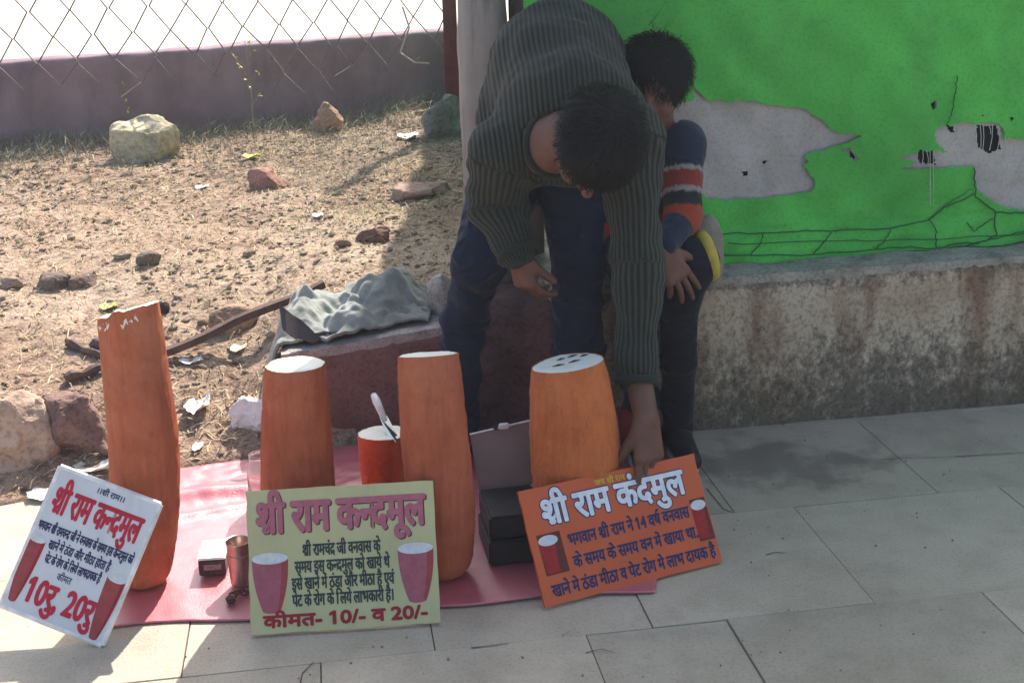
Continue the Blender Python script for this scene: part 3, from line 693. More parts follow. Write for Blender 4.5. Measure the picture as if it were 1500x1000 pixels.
# ------------------------------------------------------------------ pink sheet
A, B, Cc, Dd = [np.array(q) for q in ((-.80, 2.150), (.27, 2.235), (.42, 2.98), (-.86, 2.90))]
nu, nv = 150, 110; V = []
for i in range(nu + 1):
    for j in range(nv + 1):
        u, t = i / nu, j / nv
        q = (A * (1 - u) + B * u) * (1 - t) + (Dd * (1 - u) + Cc * u) * t
        q = q + np.array([0, .03 * math.sin(u * math.pi) * t * 3.0]) + np.array([0, .008 * math.sin(u * 17) * (1 - t)])
        V.append((q[0], q[1], 0))
V = np.array(V); T = np.maximum(terr(V[:, 0], V[:, 1], False), 0)
wr = fbm(np.stack([V[:, 0] * 5, V[:, 1] * 9, 0 * V[:, 0]], -1), 4)
tt = np.tile(np.arange(nv + 1) / nv, nu + 1)
rid = np.exp(-((V[:, 1] - 2.78 - .12 * V[:, 0] - .05) / .03) ** 2) * .018 * (V[:, 0] < -.45) + np.exp(-((V[:, 1] - 2.68 - .35 * (V[:, 0] + .6)) / .02) ** 2) * .010 * (V[:, 0] < -.5)
wr = wr + .7 * np.abs(fbm(np.stack([V[:, 0] * 16 + V[:, 1] * 9, V[:, 1] * 11 - V[:, 0] * 7, 0 * V[:, 0]], -1), 3))
V[:, 2] = np.maximum(T + .004, .006 + .004 * np.abs(wr) * np.clip((tt - .45) * 3, .6, 1.6)) + rid + .004 * np.abs(wr)* (tt > .5)
F = []
for i in range(nu):
    for j in range(nv): a = i * (nv + 1) + j; F.append((a, a + nv + 1, a + nv + 2, a + 1))
o = mesh_obj('ground_sheet', V, F, M['pink'], smooth=True); md = o.modifiers.new('t', 'SOLIDIFY'); md.thickness = .003; md.offset = -1
tag(o, 'pink red plastic sheet spread on the paving under the roots', 'sheet')

# ------------------------------------------------------------------ roots
def root_tuber(Yc, prof, mat, label, tilt=(0, 0), ragged=0, bow=0, seed=1, lift=.012, slits=False):
    cs = []
    for py, l, r in prof:
        a = at(l, py, Yc); b = at(r, py, Yc); cs.append(((a[0] + b[0]) / 2, (a[2] + b[2]) / 2, (b[0] - a[0]) / 2 * .985))
    cs = cs[::-1]; z0 = cs[0][1]; zt = cs[-1][1]
    hs = [(c[1] - z0) / (zt - z0) for c in cs]
    zs = lambda t: lift + (zt - lift) * t
    nr, ns = 72, 72
    ts = np.concatenate([np.linspace(0, 1, nr)]); cx = np.interp(ts, hs, [c[0] for c in cs]); rr = np.interp(ts, hs, [c[2] for c in cs])
    k = np.ones(7) / 7; sm = lambda a: np.convolve(np.pad(a, 3, 'edge'), k, 'valid'); cx = sm(cx); rr = sm(rr)
    rr = rr * np.where(ts < .04, .84 + .16 * np.sqrt(np.clip(ts / .04, 0, 1)), 1)
    root = empty('cylindrical_root', (cx[0], Yc, 0)); tag(root, label, 'root vegetable', 'clay coated roots set upright on the pink sheet')
    V = []; th = np.linspace(0, 2 * math.pi, ns, endpoint=False)
    for i, t in enumerate(ts):
        p = np.stack([np.cos(th) * 1.6, np.sin(th) * 1.6, np.full(ns, t * 3.) + seed * 5], -1)
        q = np.stack([np.cos(th) * 9, np.sin(th) * 9, np.full(ns, t * 26.) + seed * 3], -1)
        r = rr[i] * (1 + .06 * fbm(p, 3)) + .0022 * fbm(q, 3) - .0025 * (np.abs(fbm(np.stack([np.cos(th) * 4, np.sin(th) * 4, np.full(ns, t * 9.) + seed], -1), 2)) < .03)
        x = cx[i] + r * np.cos(th); y = Yc + bow * math.sin(math.pi * t) + r * np.sin(th)
        zz = np.full(ns, zs(t)); wt = max(0, (t - .8) / .2)
        zz = zz + wt * (tilt[0] * (x - cx[i]) + tilt[1] * (y - Yc))
        if ragged and i >= nr - 2: zz = zz + ragged * fbm(np.stack([np.cos(th) * 5, np.sin(th) * 5, 0 * th], -1), 3)
        V.append(np.stack([x, y, zz], -1))
    R = np.stack(V); F = []
    for i in range(nr - 1):
        for j in range(ns): j2 = (j + 1) % ns; F.append((i * ns + j, i * ns + j2, (i + 1) * ns + j2, (i + 1) * ns + j))
    F.append(tuple(range(ns))[::-1])
    mesh_obj('skin', R.reshape(-1, 3), F, mat, root, smooth=True)
    # cut face: concentric rings, a hair inside the skin
    c = R[-1].mean(0); V2 = []; F2 = []; rings = 8
    for k_ in range(rings + 1):
        s = 1 - k_ / rings; pts = c + (R[-1] - c) * s * .985
        pts[:, 2] += (.0016 if k_ else -.002) + .0015 * fbm(pts * 60, 3) + (ragged * .6 * fbm(pts * 45, 3) if ragged else 0)
        V2.append(pts)
    for k_ in range(rings):
        for j in range(ns): j2 = (j + 1) % ns; F2.append((k_ * ns + j, k_ * ns + j2, (k_ + 1) * ns + j2, (k_ + 1) * ns + j))
    mesh_obj('cut_face', np.concatenate(V2), F2, M['flesh'], root, smooth=True)
    if slits:
        dslit = simple('dark_slit', (.06, .045, .03, 1), .9)
        for a, b in (((-.3, .25), (-.05, .38)), ((.0, .42), (.3, .55)), ((-.45, -.35), (-.1, -.3)), ((.0, -.22), (.35, -.05)), ((.35, .3), (.6, .42))):
            rr_ = rr[-1]; P0 = c + np.array([a[0] * rr_, a[1] * rr_, a[0] * rr_ * tilt[0] + a[1] * rr_ * tilt[1] + .0035]); P1 = c + np.array([b[0] * rr_, b[1] * rr_, b[0] * rr_ * tilt[0] + b[1] * rr_ * tilt[1] + .0035])
            mbx = MB(); mbx.tube([P0, (P0 + P1) / 2 + [0, .003, 0], P1], [.0006, .0022, .0006], 5); mbx.build('knife_slit', dslit, root)
    return root, c, rr[-1], R
t1, c1, r1, R1 = root_tuber(2.325, [(455, 143, 233), (500, 146, 240), (550, 150, 248), (600, 156, 256), (650, 160, 263), (700, 162, 265), (750, 163, 265), (800, 165, 262), (850, 172, 256), (868, 180, 250)], M['tub'],
    'tallest orange root with ragged chipped top behind the white board', (.28, -.24), .006, .0, 1)
mbx = MB()
for k in range(16):   # peeled white chips round the ragged rim
    a = math.radians(random.uniform(195, 350)); p = c1 + np.array([math.cos(a) * r1 * .98, math.sin(a) * r1 * .98, .28 * math.cos(a) * r1 * 1.0 - .004])
    s = random.uniform(.004, .009); n = np.array([math.cos(a), math.sin(a), 0]); t_ = np.array([-n[1], n[0], 0])
    mbx.add([p - t_ * s, p + t_ * s, p + n * .003 - [0, 0, s * random.uniform(1., 2.2)], p + [0, 0, .006], p - n * .006], [(0, 2, 1), (0, 1, 3), (0, 3, 2), (1, 2, 3), (0, 1, 4)])
mbx.build('peeled_chips', M['flesh'], t1)
root_tuber(2.385, [(533, 389, 477), (560, 386, 481), (600, 384, 483), (650, 382, 487), (700, 381, 491), (750, 382, 494), (800, 387, 489), (832, 394, 482)], M['tub'], 'orange root with clean white cut top rising behind left half of yellow green board', (0, -.05), 0, 0, 2)
root_tuber(2.325, [(519, 583, 672), (560, 582, 678), (600, 584, 682), (650, 587, 687), (700, 592, 693), (750, 597, 698), (800, 603, 698), (840, 612, 695), (860, 622, 686)], M['tub'], 'tall orange root at the right edge of the yellow green board', (0.03, -.26), 0, 0, 3)
t4, c4, r4, R4 = root_tuber(2.44, [(531, 779, 884), (560, 775, 893), (600, 773, 902), (640, 773, 908), (680, 776, 910), (720, 780, 908), (760, 788, 900), (800, 800, 890)], M['tub4'], 'stout barrel shaped root with slits in its white top behind orange board', (.13, -.09), 0, 0, 4, slits=True)
t5, c5, r5, R5 = root_tuber(2.62, [(633, 523, 603), (660, 525, 600), (690, 528, 597), (720, 532, 593), (750, 538, 587)], M['tub5'], 'short red root with a knife lying across its white top', (0, -.1), 0, 0, 5)
# knife on the short root
kn = empty('kitchen_knife', c5)
d = norm(at(586, 652, 2.56) - at(556, 590, 2.66)); A0 = c5 + np.array([.02, -.035, .0045])
dirk = norm(np.array([-.10, .22, .13])); tip = A0 + np.array([.012, -.03, -.003])
mid = A0 + dirk * .06; end = A0 + dirk * .128
side = norm(np.cross(dirk, [0, 0, 1]))
up_ = norm(np.cross(side, dirk))
V = [tip, mid - side * .011, mid + side * .011, A0 + side * .012, A0 - side * .012]
mbx = MB(); th_ = up_ * .0008
P = [tip, A0 + side * .0125, mid + side * .009, mid - side * .009, A0 - side * .009]
mbx.add([p - th_ for p in P] + [p + th_ for p in P], [(0, 1, 2, 3, 4), (9, 8, 7, 6, 5)] + [(i, 5 + i, 5 + (i + 1) % 5, (i + 1) % 5) for i in range(5)])
mbx.build('blade', M['blade'], kn)
mbx = MB(); mbx.tube([mid - dirk * .012, mid + dirk * .03, end - dirk * .02, end], [.006, .0085, .0095, .007], 8); mbx.build('handle', M['whitep'], kn, smooth=True)
tag(kn, 'white handled kitchen knife resting across the short red root', 'knife')

# ------------------------------------------------------------------ surface nets
def nets(sdf, lo, hi, h):
    lo = np.array(lo, float); hi = np.array(hi, float); n = np.ceil((hi - lo) / h).astype(int) + 1
    ax = [lo[i] + h * np.arange(n[i]) for i in range(3)]
    F = np.empty(n, np.float32)
    for s in range(0, n[0], 16):
        Xg, Yg, Zg = np.meshgrid(ax[0][s:s + 16], ax[1], ax[2], indexing='ij'); F[s:s + 16] = sdf(np.stack([Xg, Yg, Zg], -1))
    F = np.where(np.abs(F) < 1e-7, 1e-7, F)
    S = F < 0; cn = n - 1; acc = np.zeros((cn[0] * cn[1] * cn[2], 3)); cnt = np.zeros(cn[0] * cn[1] * cn[2])
    ed = []
    for a in range(3):
        b, c = (a + 1) % 3, (a + 2) % 3
        s0 = [slice(None)] * 3; s1 = [slice(None)] * 3; s0[a] = slice(0, -1); s1[a] = slice(1, None)
        cr = S[tuple(s0)] != S[tuple(s1)]; I = np.argwhere(cr)
        f0 = F[tuple(s0)][cr]; f1 = F[tuple(s1)][cr]; t = f0 / (f0 - f1)
        P = lo + I * h; P[:, a] += t * h; sg = S[tuple(s0)][cr]
        ok = (I[:, b] > 0) & (I[:, c] > 0) & (I[:, b] < cn[b]) & (I[:, c] < cn[c]); I = I[ok]; P = P[ok]; sg = sg[ok]
        ids = []
        for db, dc in ((0, 0), (1, 0), (1, 1), (0, 1)):
            J = I.copy(); J[:, b] -= db; J[:, c] -= dc; q = (J[:, 0] * cn[1] + J[:, 1]) * cn[2] + J[:, 2]
            acc += 0; np.add.at(acc, q, P); np.add.at(cnt, q, 1); ids.append(q)
        ids = np.stack(ids, -1); ids[~sg] = ids[~sg][:, ::-1]; ed.append(ids)
    Q = np.concatenate(ed); used = np.flatnonzero(cnt); mp = -np.ones(len(cnt), int); mp[used] = np.arange(len(used))
    return acc[used] / cnt[used][:, None], mp[Q]
def smin(a, b, k):
    hh = np.clip(.5 + .5 * (b - a) / k, 0, 1); return b * (1 - hh) + a * hh - k * hh * (1 - hh)
def cone(p, a, b, ra, rb, fl=None):
    a = np.asarray(a, float); b = np.asarray(b, float)
    if fl is not None:
        n, k = norm(fl[0]), fl[1]; q = p + ((p - a) @ n)[..., None] * n * (k - 1); b = b + ((b - a) @ n) * n * (k - 1)
    else: q = p
    ab = b - a; L = max(ab @ ab, 1e-12); t = np.clip(((q - a) @ ab) / L, 0, 1)
    return np.linalg.norm(q - a - t[..., None] * ab, axis=-1) - (ra + (rb - ra) * t)
def ell(p, c, fr, r):
    q = (p - c) @ np.stack(fr).T; k = np.linalg.norm(q / r, axis=-1); return (k - 1) * min(r) * 1.15
def union(prims, k):
    def f(p):
        d = None
        for pr in prims:
            e = pr(p)
            if d is None: d = e
            else: d = smin(d, e, k)
        return d
    return f
def C_(a, b, ra, rb, fl=None): return lambda p: cone(p, a, b, ra, rb, fl)
def chain(pts, rs): return [C_(a, b, ra, rb) for a, b, ra, rb in zip(pts[:-1], pts[1:], rs[:-1], rs[1:])]
def seg_near(V, segs):
    best = None; bi = None; bt = None
    for i, (a, b) in enumerate(segs):
        a = np.asarray(a); b = np.asarray(b); ab = b - a; t = np.clip(((V - a) @ ab) / (ab @ ab), 0, 1)
        d = np.linalg.norm(V - a - t[:, None] * ab, axis=-1)
        if best is None: best = d; bi = np.zeros(len(V), int); bt = t
        else: m = d < best; best = np.where(m, d, best); bi[m] = i; bt = np.where(m, t, bt)
    return bi, bt, best
def add_attr(o, name, val):
    a = o.data.attributes.new(name, 'FLOAT', 'POINT'); a.data.foreach_set('value', np.asarray(val, np.float32))
def add_col(o, name, val):
    a = o.data.attributes.new(name, 'FLOAT_COLOR', 'POINT'); v = np.concatenate([val, np.ones((len(val), 1))], 1); a.data.foreach_set('color', v.astype(np.float32).ravel())

def head_prims(c, f, u, sc):
    f = norm(f); u = norm(np.asarray(u) - (np.asarray(u) @ f) * f); s = np.cross(f, u); P = lambda a, b, w: c + (s * a + f * b + u * w) * sc
    fr = [s, f, u]; A = lambda *q: np.array(q) * sc
    pos = [lambda p: ell(p, P(0, -.004, .022), fr, A(.074, .094, .084)), lambda p: ell(p, P(0, .03, -.045), fr, A(.057, .060, .074)),
           C_(P(0, .062, -.098), P(0, .055, -.095), .024 * sc, .024 * sc),
           C_(P(-.035, .062, -.032), P(-.03, .06, -.04), .026 * sc, .026 * sc), C_(P(.035, .062, -.032), P(.03, .06, -.04), .026 * sc, .026 * sc),
           C_(P(-.036, .076, .016), P(.036, .076, .016), .013 * sc, .013 * sc)]
    fine = [C_(P(0, .086, .008), P(0, .106, -.030), .0085 * sc, .0125 * sc), C_(P(-.012, .092, -.036), P(.012, .092, -.036), .009 * sc, .009 * sc),
            C_(P(-.018, .080, -.060), P(.018, .080, -.060), .0075 * sc, .0075 * sc), C_(P(-.015, .079, -.071), P(.015, .079, -.071), .0085 * sc, .0085 * sc)]
    fine += [C_(P(q - .012, .0775, .004), P(q + .012, .0775, .004), .0085 * sc, .0085 * sc) for q in (-.031, .031)]     # lowered lids
    ears = [lambda p: ell(p, P(.074, -.006, -.012), fr, A(.012, .02, .030)), lambda p: ell(p, P(-.074, -.006, -.012), fr, A(.012, .02, .030))]
    sock = [C_(P(.031, .096, -.002), P(.031, .09, -.002), .0155 * sc, .0155 * sc), C_(P(-.031, .096, -.002), P(-.031, .09, -.002), .0155 * sc, .0155 * sc)]
    mouth = C_(P(-.02, .090, -.0655), P(.02, .090, -.0655), .0022 * sc, .0022 * sc)
    def sd(p):
        d = union(pos, .022 * sc)(p)
        for q in sock: d = -smin(-d, q(p), .010 * sc)
        d = smin(d, union(fine, .006 * sc)(p), .008 * sc); d = smin(d, union(ears, .001)(p), .006 * sc); return -smin(-d, mouth(p), .003 * sc)
    return sd, P, (s, f, u)
def hair_obj(parent, c, P, fr, sc, mat, seed, n=2600, messy=.35, tuft=None):
    s, f, u = fr
    def inface(p):   # face/neck region kept free of hair
        q = (p - c) / sc; a, b, w = q @ s, q @ f, q @ u
        return (b > .035) & (w < .052 - .25 * (b - .09)) | (w < -.055) | ((np.abs(a) > .055) & (b > -.02) & (w < .03) & (b > .0))
    cap0 = lambda p: ell(p, P(0, -.008, .030), [s, f, u], np.array((.083, .101, .086)) * sc) + .004 * fbm(p * 70, 3)
    cut = C_(P(0, .135, -.018), P(0, .12, -.12), .088 * sc, .092 * sc)
    low = C_(P(0, -.06, -.16), P(0, .05, -.19), .085 * sc, .1 * sc)
    sd = lambda p: np.maximum(np.maximum(cap0(p), -cut(p)), -low(p))
    V, Q = nets(sd, c - .14 * sc, c + .15 * sc, .004); o = None
    rng = np.random.RandomState(seed); nv = len(V); MBh = MB(); MBh.add(V, Q)
    N = V - P(0, -.008, .02); N /= np.linalg.norm(N, axis=1)[:, None]
    crown = P(0, -.05, .10)
    pick = rng.choice(nv, n)
    for i in pick:
        p = V[i]; nn = N[i]
        if ((p - c) / sc) @ u < -.06: continue
        fl_ = p - crown; fl_ = fl_ - (fl_ @ nn) * nn; L0 = np.linalg.norm(fl_)
        fl_ = fl_ / (L0 + .02) + rng.normal(0, messy, 3); fl_ -= (fl_ @ nn) * nn
        fl_ = norm(fl_); sd_ = np.cross(fl_, nn); L = rng.uniform(.026, .060) * sc; wd = rng.uniform(.0009, .0024) * sc
        lift = rng.uniform(.08, .45)
        a = p - nn * .002; b = p + fl_ * L * .5 + nn * L * lift * .6; e = p + fl_ * L + nn * L * lift * .45 + np.array([0, 0, -.003])
        MBh.add([a - sd_ * wd, a + sd_ * wd, b - sd_ * wd * .8 + nn * .0006, b + sd_ * wd * .8, e], [(0, 1, 3, 2), (2, 3, 4)])
    if tuft is not None:
        for k in range(9):
            a = tuft + rng.normal(0, .010, 3); e = a + np.array([rng.normal(0, .02), rng.normal(0, .01), rng.uniform(.03, .06)]); m_ = (a + e) / 2 + [.004, 0, 0]
            MBh.tube([a, m_, e], [.0008, .0006, .0002], 3)
    return MBh.build('hair', mat, parent, smooth=True)
def hand_prims(W, d, n, sidev, sc=1.0, curl=(.3, .35, .4, .5), spread=.06, thumb=(.7, .5), len_=1.0, tc=.3):
    """W wrist, d towards the fingers, n out of the back of the hand, sidev towards the thumb"""
    d = norm(d); n = norm(np.asarray(n) - (np.asarray(n) @ d) * d); s = np.cross(d, n); s = s if s @ np.asarray(sidev) > 0 else -s
    pr = [C_(W, W + d * .03 * sc, .026 * sc, .03 * sc, (n, 1.5))]
    for off in (-.027, -.009, .009, .027):
        pr.append(C_(W + d * .015 * sc + s * off * .6 * sc, W + d * .085 * sc + s * off * sc, .0165 * sc, .0125 * sc))
    Ls = [(.040, .026, .020), (.046, .030, .022), (.043, .028, .021), (.033, .021, .018)]; fg = []
    for k, off in enumerate((.028, .0095, -.0095, -.027)):
        p = W + d * (.084 - (.006 if k in (0,) else 0) - (.010 if k == 3 else 0)) * sc + s * off * sc
        a = curl[k]; ang = 0; dd = d + s * spread * (1.5 - k); dd = norm(dd); chainp = [p]; r = [.0098, .0088, .0078, .0066]
        for j, L in enumerate(Ls[k]):
            ang += a * (1.0 if j == 0 else 1.15 if j == 1 else .7)
            v = dd * math.cos(ang) - n * math.sin(ang); p = p + v * L * sc * len_; chainp.append(p)
        fg += chain(chainp, [q * sc for q in r])
    p = W + d * .022 * sc + s * .022 * sc; v = norm(d * math.cos(thumb[0]) + s * math.sin(thumb[0]) - n * tc); q1 = p + v * .038 * sc
    v2 = norm(v + d * .35 - n * thumb[1]); q2 = q1 + v2 * .030 * sc; v3 = norm(v2 + d * .2 - n * thumb[1] * .5); q3 = q2 + v3 * .024 * sc
    th = chain([p, q1, q2, q3], [.0165 * sc, .0125 * sc, .0105 * sc, .0085 * sc])
    palm = union(pr, .010 * sc); fin = union(fg, .0015 * sc); tb = union(th, .003 * sc)
    tips = None
    return lambda p: smin(smin(palm(p), fin(p), .005 * sc), tb(p), .009 * sc)
def body_mesh(parts, name, mat, parent):
    m_ = MB()
    for sd, lo, hi, h in parts:
        V, Q = nets(sd, lo, hi, h); m_.add(V, Q)
    return m_.build(name, mat, parent, smooth=True)
def bounds(pts, pad): a = np.array(pts); return a.min(0) - pad, a.max(0) + pad

# ------------------------------------------------------------------ the bending man
man = empty('person', (.02, 3.0, 0)); tag(man, 'man in ribbed olive sweater and navy trousers bending down to hold the orange board', 'person')
PEL = at(785, 165, 3.07); MID = at(818, 103, 2.96); CH = at(836, 172, 2.78)
SL = at(742, 222, 2.72); SR = at(918, 208, 2.72)
EL_ = at(727, 300, 2.76); WL = at(755, 360, 2.70)
ER = at(934, 390, 2.60); WR = at(934, 545, 2.50)
HIPL = at(752, 225, 3.07); HIPR = at(845, 225, 3.06); KL = at(703, 385, 2.91); KR = at(848, 392, 2.92)
SHL = at(678, 480, 2.95); AL = at(672, 612, 3.0); SHR = at(846, 515, 2.96); AR = at(848, 612, 3.0)
HC = at(872, 208, 2.53)
uM = norm([.30, -.86, -.20]); fM = norm([-.06, -.22, -.97])
hd, HP, hfr = head_prims(HC, fM, uM, .95)
NB = at(803, 212, 2.68)
neck = C_(HC - hfr[2] * .05 - hfr[1] * .02, NB, .056, .064)
wristR = at(946, 612, 2.425); handdirR = norm(np.array([.012, -.03, -.10]))
hR = hand_prims(wristR, np.array([.06, -.28, -1.0]), np.array([.55, -.8, .2]), np.array([-1, -.6, 0]), .95, (.10, .28, .40, .5), .03, (.45, .25), 1.0, .55)
wristL = at(757, 366, 2.70)
hL = hand_prims(wristL, np.array([.22, -.02, -.95]), np.array([-.75, -.6, -.1]), np.array([.6, -.6, 0]), .92, (.45, .55, .62, .7), .03, (.4, .4), .95, .5)
armR = union(chain([SR, ER, WR, wristR], [.05, .040, .028, .026]), .01); armL = union(chain([SL, EL_, WL, wristL], [.05, .042, .032, .027]), .01)
torso = union([C_(PEL, MID, .11, .12), C_(MID, CH, .12, .12), C_(CH, SL, .10, .05), C_(CH, SR, .10, .05), C_(CH, NB, .1, .06), C_(PEL, HIPL, .1, .08), C_(PEL, HIPR, .1, .08)], .03)
legs = union(chain([HIPL, KL, SHL, AL], [.075, .05, .045, .035]) + chain([HIPR, KR, SHR, AR], [.075, .05, .045, .035]), .01)
core = lambda p: smin(np.minimum(smin(torso(p), legs(p), .02), np.minimum(armR(p), armL(p))), smin(neck(p), C_(HC, HC - hfr[2] * .05, .05, .05)(p), .01), .02)
lo, hi = bounds([PEL, MID, CH, SL, SR, AL, AR, WR, HC, KL, KR, WL, wristR, wristL], .16)
hb = lambda p: smin(hd(p), neck(p), .015)
body_mesh([(core, lo, hi, .011), (hb, HC - .17, HC + .17, .0035),
           (lambda p: smin(hR(p), cone(p, wristR + (WR - wristR) * 1.1, wristR, .029, .026), .012), wristR - [.1, .13, .21], wristR + [.1, .09, .08], .0022),
           (lambda p: smin(hL(p), cone(p, WL + (EL_ - WL) * .4, wristL, .033, .027), .012), wristL - [.1, .12, .19], wristL + [.14, .1, .08], .0022)], 'body', M['skin'], man)
def wrink(p, a, fr_=14): return a * fbm(p * fr_, 3)
def sweater_sd(p):
    t = union([C_(PEL, MID, .142, .150), C_(MID, CH, .150, .152), C_(CH, SL, .125, .072), C_(CH, SR, .125, .072)], .045)(p)
    b = union(chain([SR + (CH - SR) * .2, SR, ER, WR], [.07, .071, .051, .045]), .02)(p); c = union(chain([SL + (CH - SL) * .2, SL, EL_, WL], [.07, .073, .066, .049]), .02)(p)
    d = smin(t, np.minimum(b, c), .028)
    d = d + .010 * fbm(p * 9, 3) + .013 * (np.abs(fbm(p @ np.array([[8., 0, 0], [3, 9, 0], [5, 0, 13]]) + 2, 2)) - .22) + .004 * fbm(p * 30, 2) + .006 * np.sin(p @ np.array([20., 30., 95.]) + 4 * fbm(p * 5, 2)) * np.exp(-(np.linalg.norm(p - EL_, axis=-1) / .09) ** 2) + .004 * np.sin(((p @ norm(ER - SR))) * 95) * np.exp(-(np.linalg.norm(p - ER, axis=-1) / .07) ** 2)
    # collar opening round the neck
    op = cone(p, NB - (HC - NB) * .1, HC, .062, .078); return -smin(-d, op, .010)
lo, hi = bounds([PEL, MID, CH, SL, SR, ER, WR, EL_, WL], .17)
V, Q = nets(sweater_sd, lo, hi, .0068)
sw = mesh_obj('sweater', V, Q, M['knit'], man, smooth=True)
segs = [(PEL, MID), (MID, CH), (CH, NB), (SR, ER), (ER, WR), (SL, EL_), (EL_, WL)]
bi, bt, _ = seg_near(V, segs); rib = np.zeros(len(V))
for i, (a, b) in enumerate(segs):
    m_ = bi == i
    if not m_.any(): continue
    ax_ = norm(b - a); c = a + bt[m_][:, None] * (b - a); r = V[m_] - c
    if i < 3: rib[m_] = V[m_][:, 0] + .10 * (V[m_][:, 2])
    else:
        e1 = norm(np.cross(ax_, [0, 1, .1])); e2 = np.cross(ax_, e1); R_ = {3: .055, 4: .045, 5: .062, 6: .048}[i]
        rib[m_] = np.arctan2(r @ e2, r @ e1) * R_
        if i in (3, 5):
            m2 = m_ & (bt < .03); rib[m2] = V[m2][:, 0] + .10 * V[m2][:, 2]
rib = rib + .006 * fbm(V * 7, 2)
add_attr(sw, 'rib', rib)
# cuffs and collar
def ring(name, c, ax_, r, tube, mat, parent, n=28, squash=1.0):
    ax_ = norm(ax_); e1 = norm(np.cross(ax_, [0.2, 1, .1])); e2 = np.cross(ax_, e1)
    mbx = MB(); pts = [c + r * (math.cos(w_) * e1 + math.sin(w_) * e2 * squash) for w_ in np.linspace(0, 2 * math.pi, n)]
    mbx.tube(pts, tube, 8, False); return mbx.build(name, mat, parent, smooth=True)
kplain = m_cloth('dark_knit_band', (.03, .036, .03))
ring('cuff', WR + norm(WR - ER) * .018, WR - ER, .041, .009, kplain, man); ring('cuff', WL + norm(WL - EL_) * .020, WL - EL_, .044, .008, kplain, man)
ring('collar', NB + (HC - NB) * .12, HC - NB, .068, .007, kplain, man)
def trouser_sd(p):
    d = union([C_(PEL, HIPL, .118, .098), C_(PEL, HIPR, .118, .098)] + chain([HIPL, KL, SHL, AL], [.098, .062, .052, .052]) + chain([HIPR, KR, SHR, AR], [.098, .060, .060, .056]), .022)(p)
    w_ = .014 * fbm(p * np.array([9, 9, 16]), 3) + .010 * (np.abs(fbm(p * np.array([16, 12, 24]) + 4, 2)) - .2) + .0035 * np.sin(p[..., 2] * 75 + p[..., 0] * 60 + 5 * fbm(p * 8, 2)) * np.clip((.62 - p[..., 2]) * 4, 0, 1)
    return d + w_
lo, hi = bounds([PEL, HIPL, HIPR, KL, KR, SHL, SHR, AL, AR], .15)
V, Q = nets(trouser_sd, lo, hi, .0085); mesh_obj('trousers', V, Q, M['trouser'], man, smooth=True)
def shoe(parent, an, yaw, sc, mat, solem):
    f_ = np.array([math.sin(yaw), -math.cos(yaw), 0.]); x0 = np.array([an[0], an[1], 0.])
    a = x0 + [0, 0, .052 * sc] - f_ * .02; b = x0 + f_ * .16 * sc + [0, 0, .036 * sc]
    sdv = lambda p: np.maximum(union([C_(a, b, .044 * sc, .034 * sc), C_(a, np.array([an[0], an[1], max(an[2] - .02, .08)]), .043 * sc, .04 * sc)], .02)(p), .012 - p[..., 2])
    V, Q = nets(sdv, x0 - [.25, .25, .02], x0 + [.25, .25, .2], .006); o = mesh_obj('shoe', V, Q, mat, parent, smooth=True)
    m_ = MB(); n_ = np.array([-f_[1], f_[0], 0]); ring_ = []
    for t in np.linspace(0, 2 * math.pi, 20, endpoint=False):
        l = math.cos(t) * .118 * sc + .070 * sc; ring_.append(x0 + f_ * l + n_ * math.sin(t) * (.044 if math.cos(t) < 0 else .041) * sc)
    m_.add([q + [0, 0, .002] for q in ring_] + [q + [0, 0, .018 * sc] for q in ring_], [tuple(range(20))[::-1], tuple(range(20, 40))] + [(i, (i + 1) % 20, 20 + (i + 1) % 20, 20 + i) for i in range(20)])
    m_.build('sole', solem, o)
shoe(man, AL, -.1, 1.0, M['shoe'], M['shoe']); shoe(man, AR, .12, 1.0, M['shoe'], M['shoe'])
hair_obj(man, HC, HP, hfr, .94, M['hair'], 3, 4500, .42)
def eyes(parent, P, sc):
    for sgn in (-1, 1):
        m_ = MB(); c = P(.031 * sgn, .0705, -.003); bm = bmesh.new(); bmesh.ops.create_uvsphere(bm, u_segments=14, v_segments=10, radius=.0125 * sc)
        v = np.array([q.co[:] for q in bm.verts]) + c; f = [tuple(w_.index for w_ in q.verts) for q in bm.faces]; bm.free(); m_.add(v, f)
        o = m_.build('eye', M['eye'], parent, smooth=True)
        m2 = MB(); fwd = norm(P(0, 1, 0) - P(0, 0, 0)); m2.tube([c + fwd * .009 * sc, c + fwd * .0130 * sc], .0055 * sc, 12); m2.build('iris', M['black'], o)
eyes(man, HP, .95)

# ------------------------------------------------------------------ the seated boy
boy = empty('person', (.33, 3.0, .42)); tag(boy, 'boy in navy shirt with red striped sleeve, seated on low wall behind the man', 'person')
bP = at(950, 352, 3.05); bC = at(962, 235, 3.04); bSR = at(998, 212, 2.98); bSL = at(925, 222, 3.02); bER = at(1000, 318, 2.90); bWR = at(970, 366, 2.79)
bEL = at(893, 345, 2.97); bWL = at(925, 392, 2.88); bHR = at(975, 380, 3.05); bHL = at(935, 380, 3.05); bKR = at(1016, 384, 2.86); bKL = at(935, 395, 2.84)
bS0 = at(998, 440, 2.875); bSh = at(994, 530, 2.90); bAR = at(993, 622, 2.94); bShL = at(938, 500, 2.88); bAL = at(940, 622, 2.93)
bHC = at(957, 122, 2.96); uB = norm([.02, -.26, .96]); fB = norm([-.24, -.92, -.27])
hdB, HPB, hfrB = head_prims(bHC, fB, uB, .90)
nB = at(963, 205, 3.02); neckB = C_(bHC - hfrB[2] * .05 - hfrB[1] * .015, nB, .042, .046)
hBR = hand_prims(bWR, np.array([.50, -.02, -.86]), np.array([.25, -.95, .2]), np.array([.3, -.2, .6]), .86, (.18, .22, .26, .32), .13, (.75, .1), .95, .2)
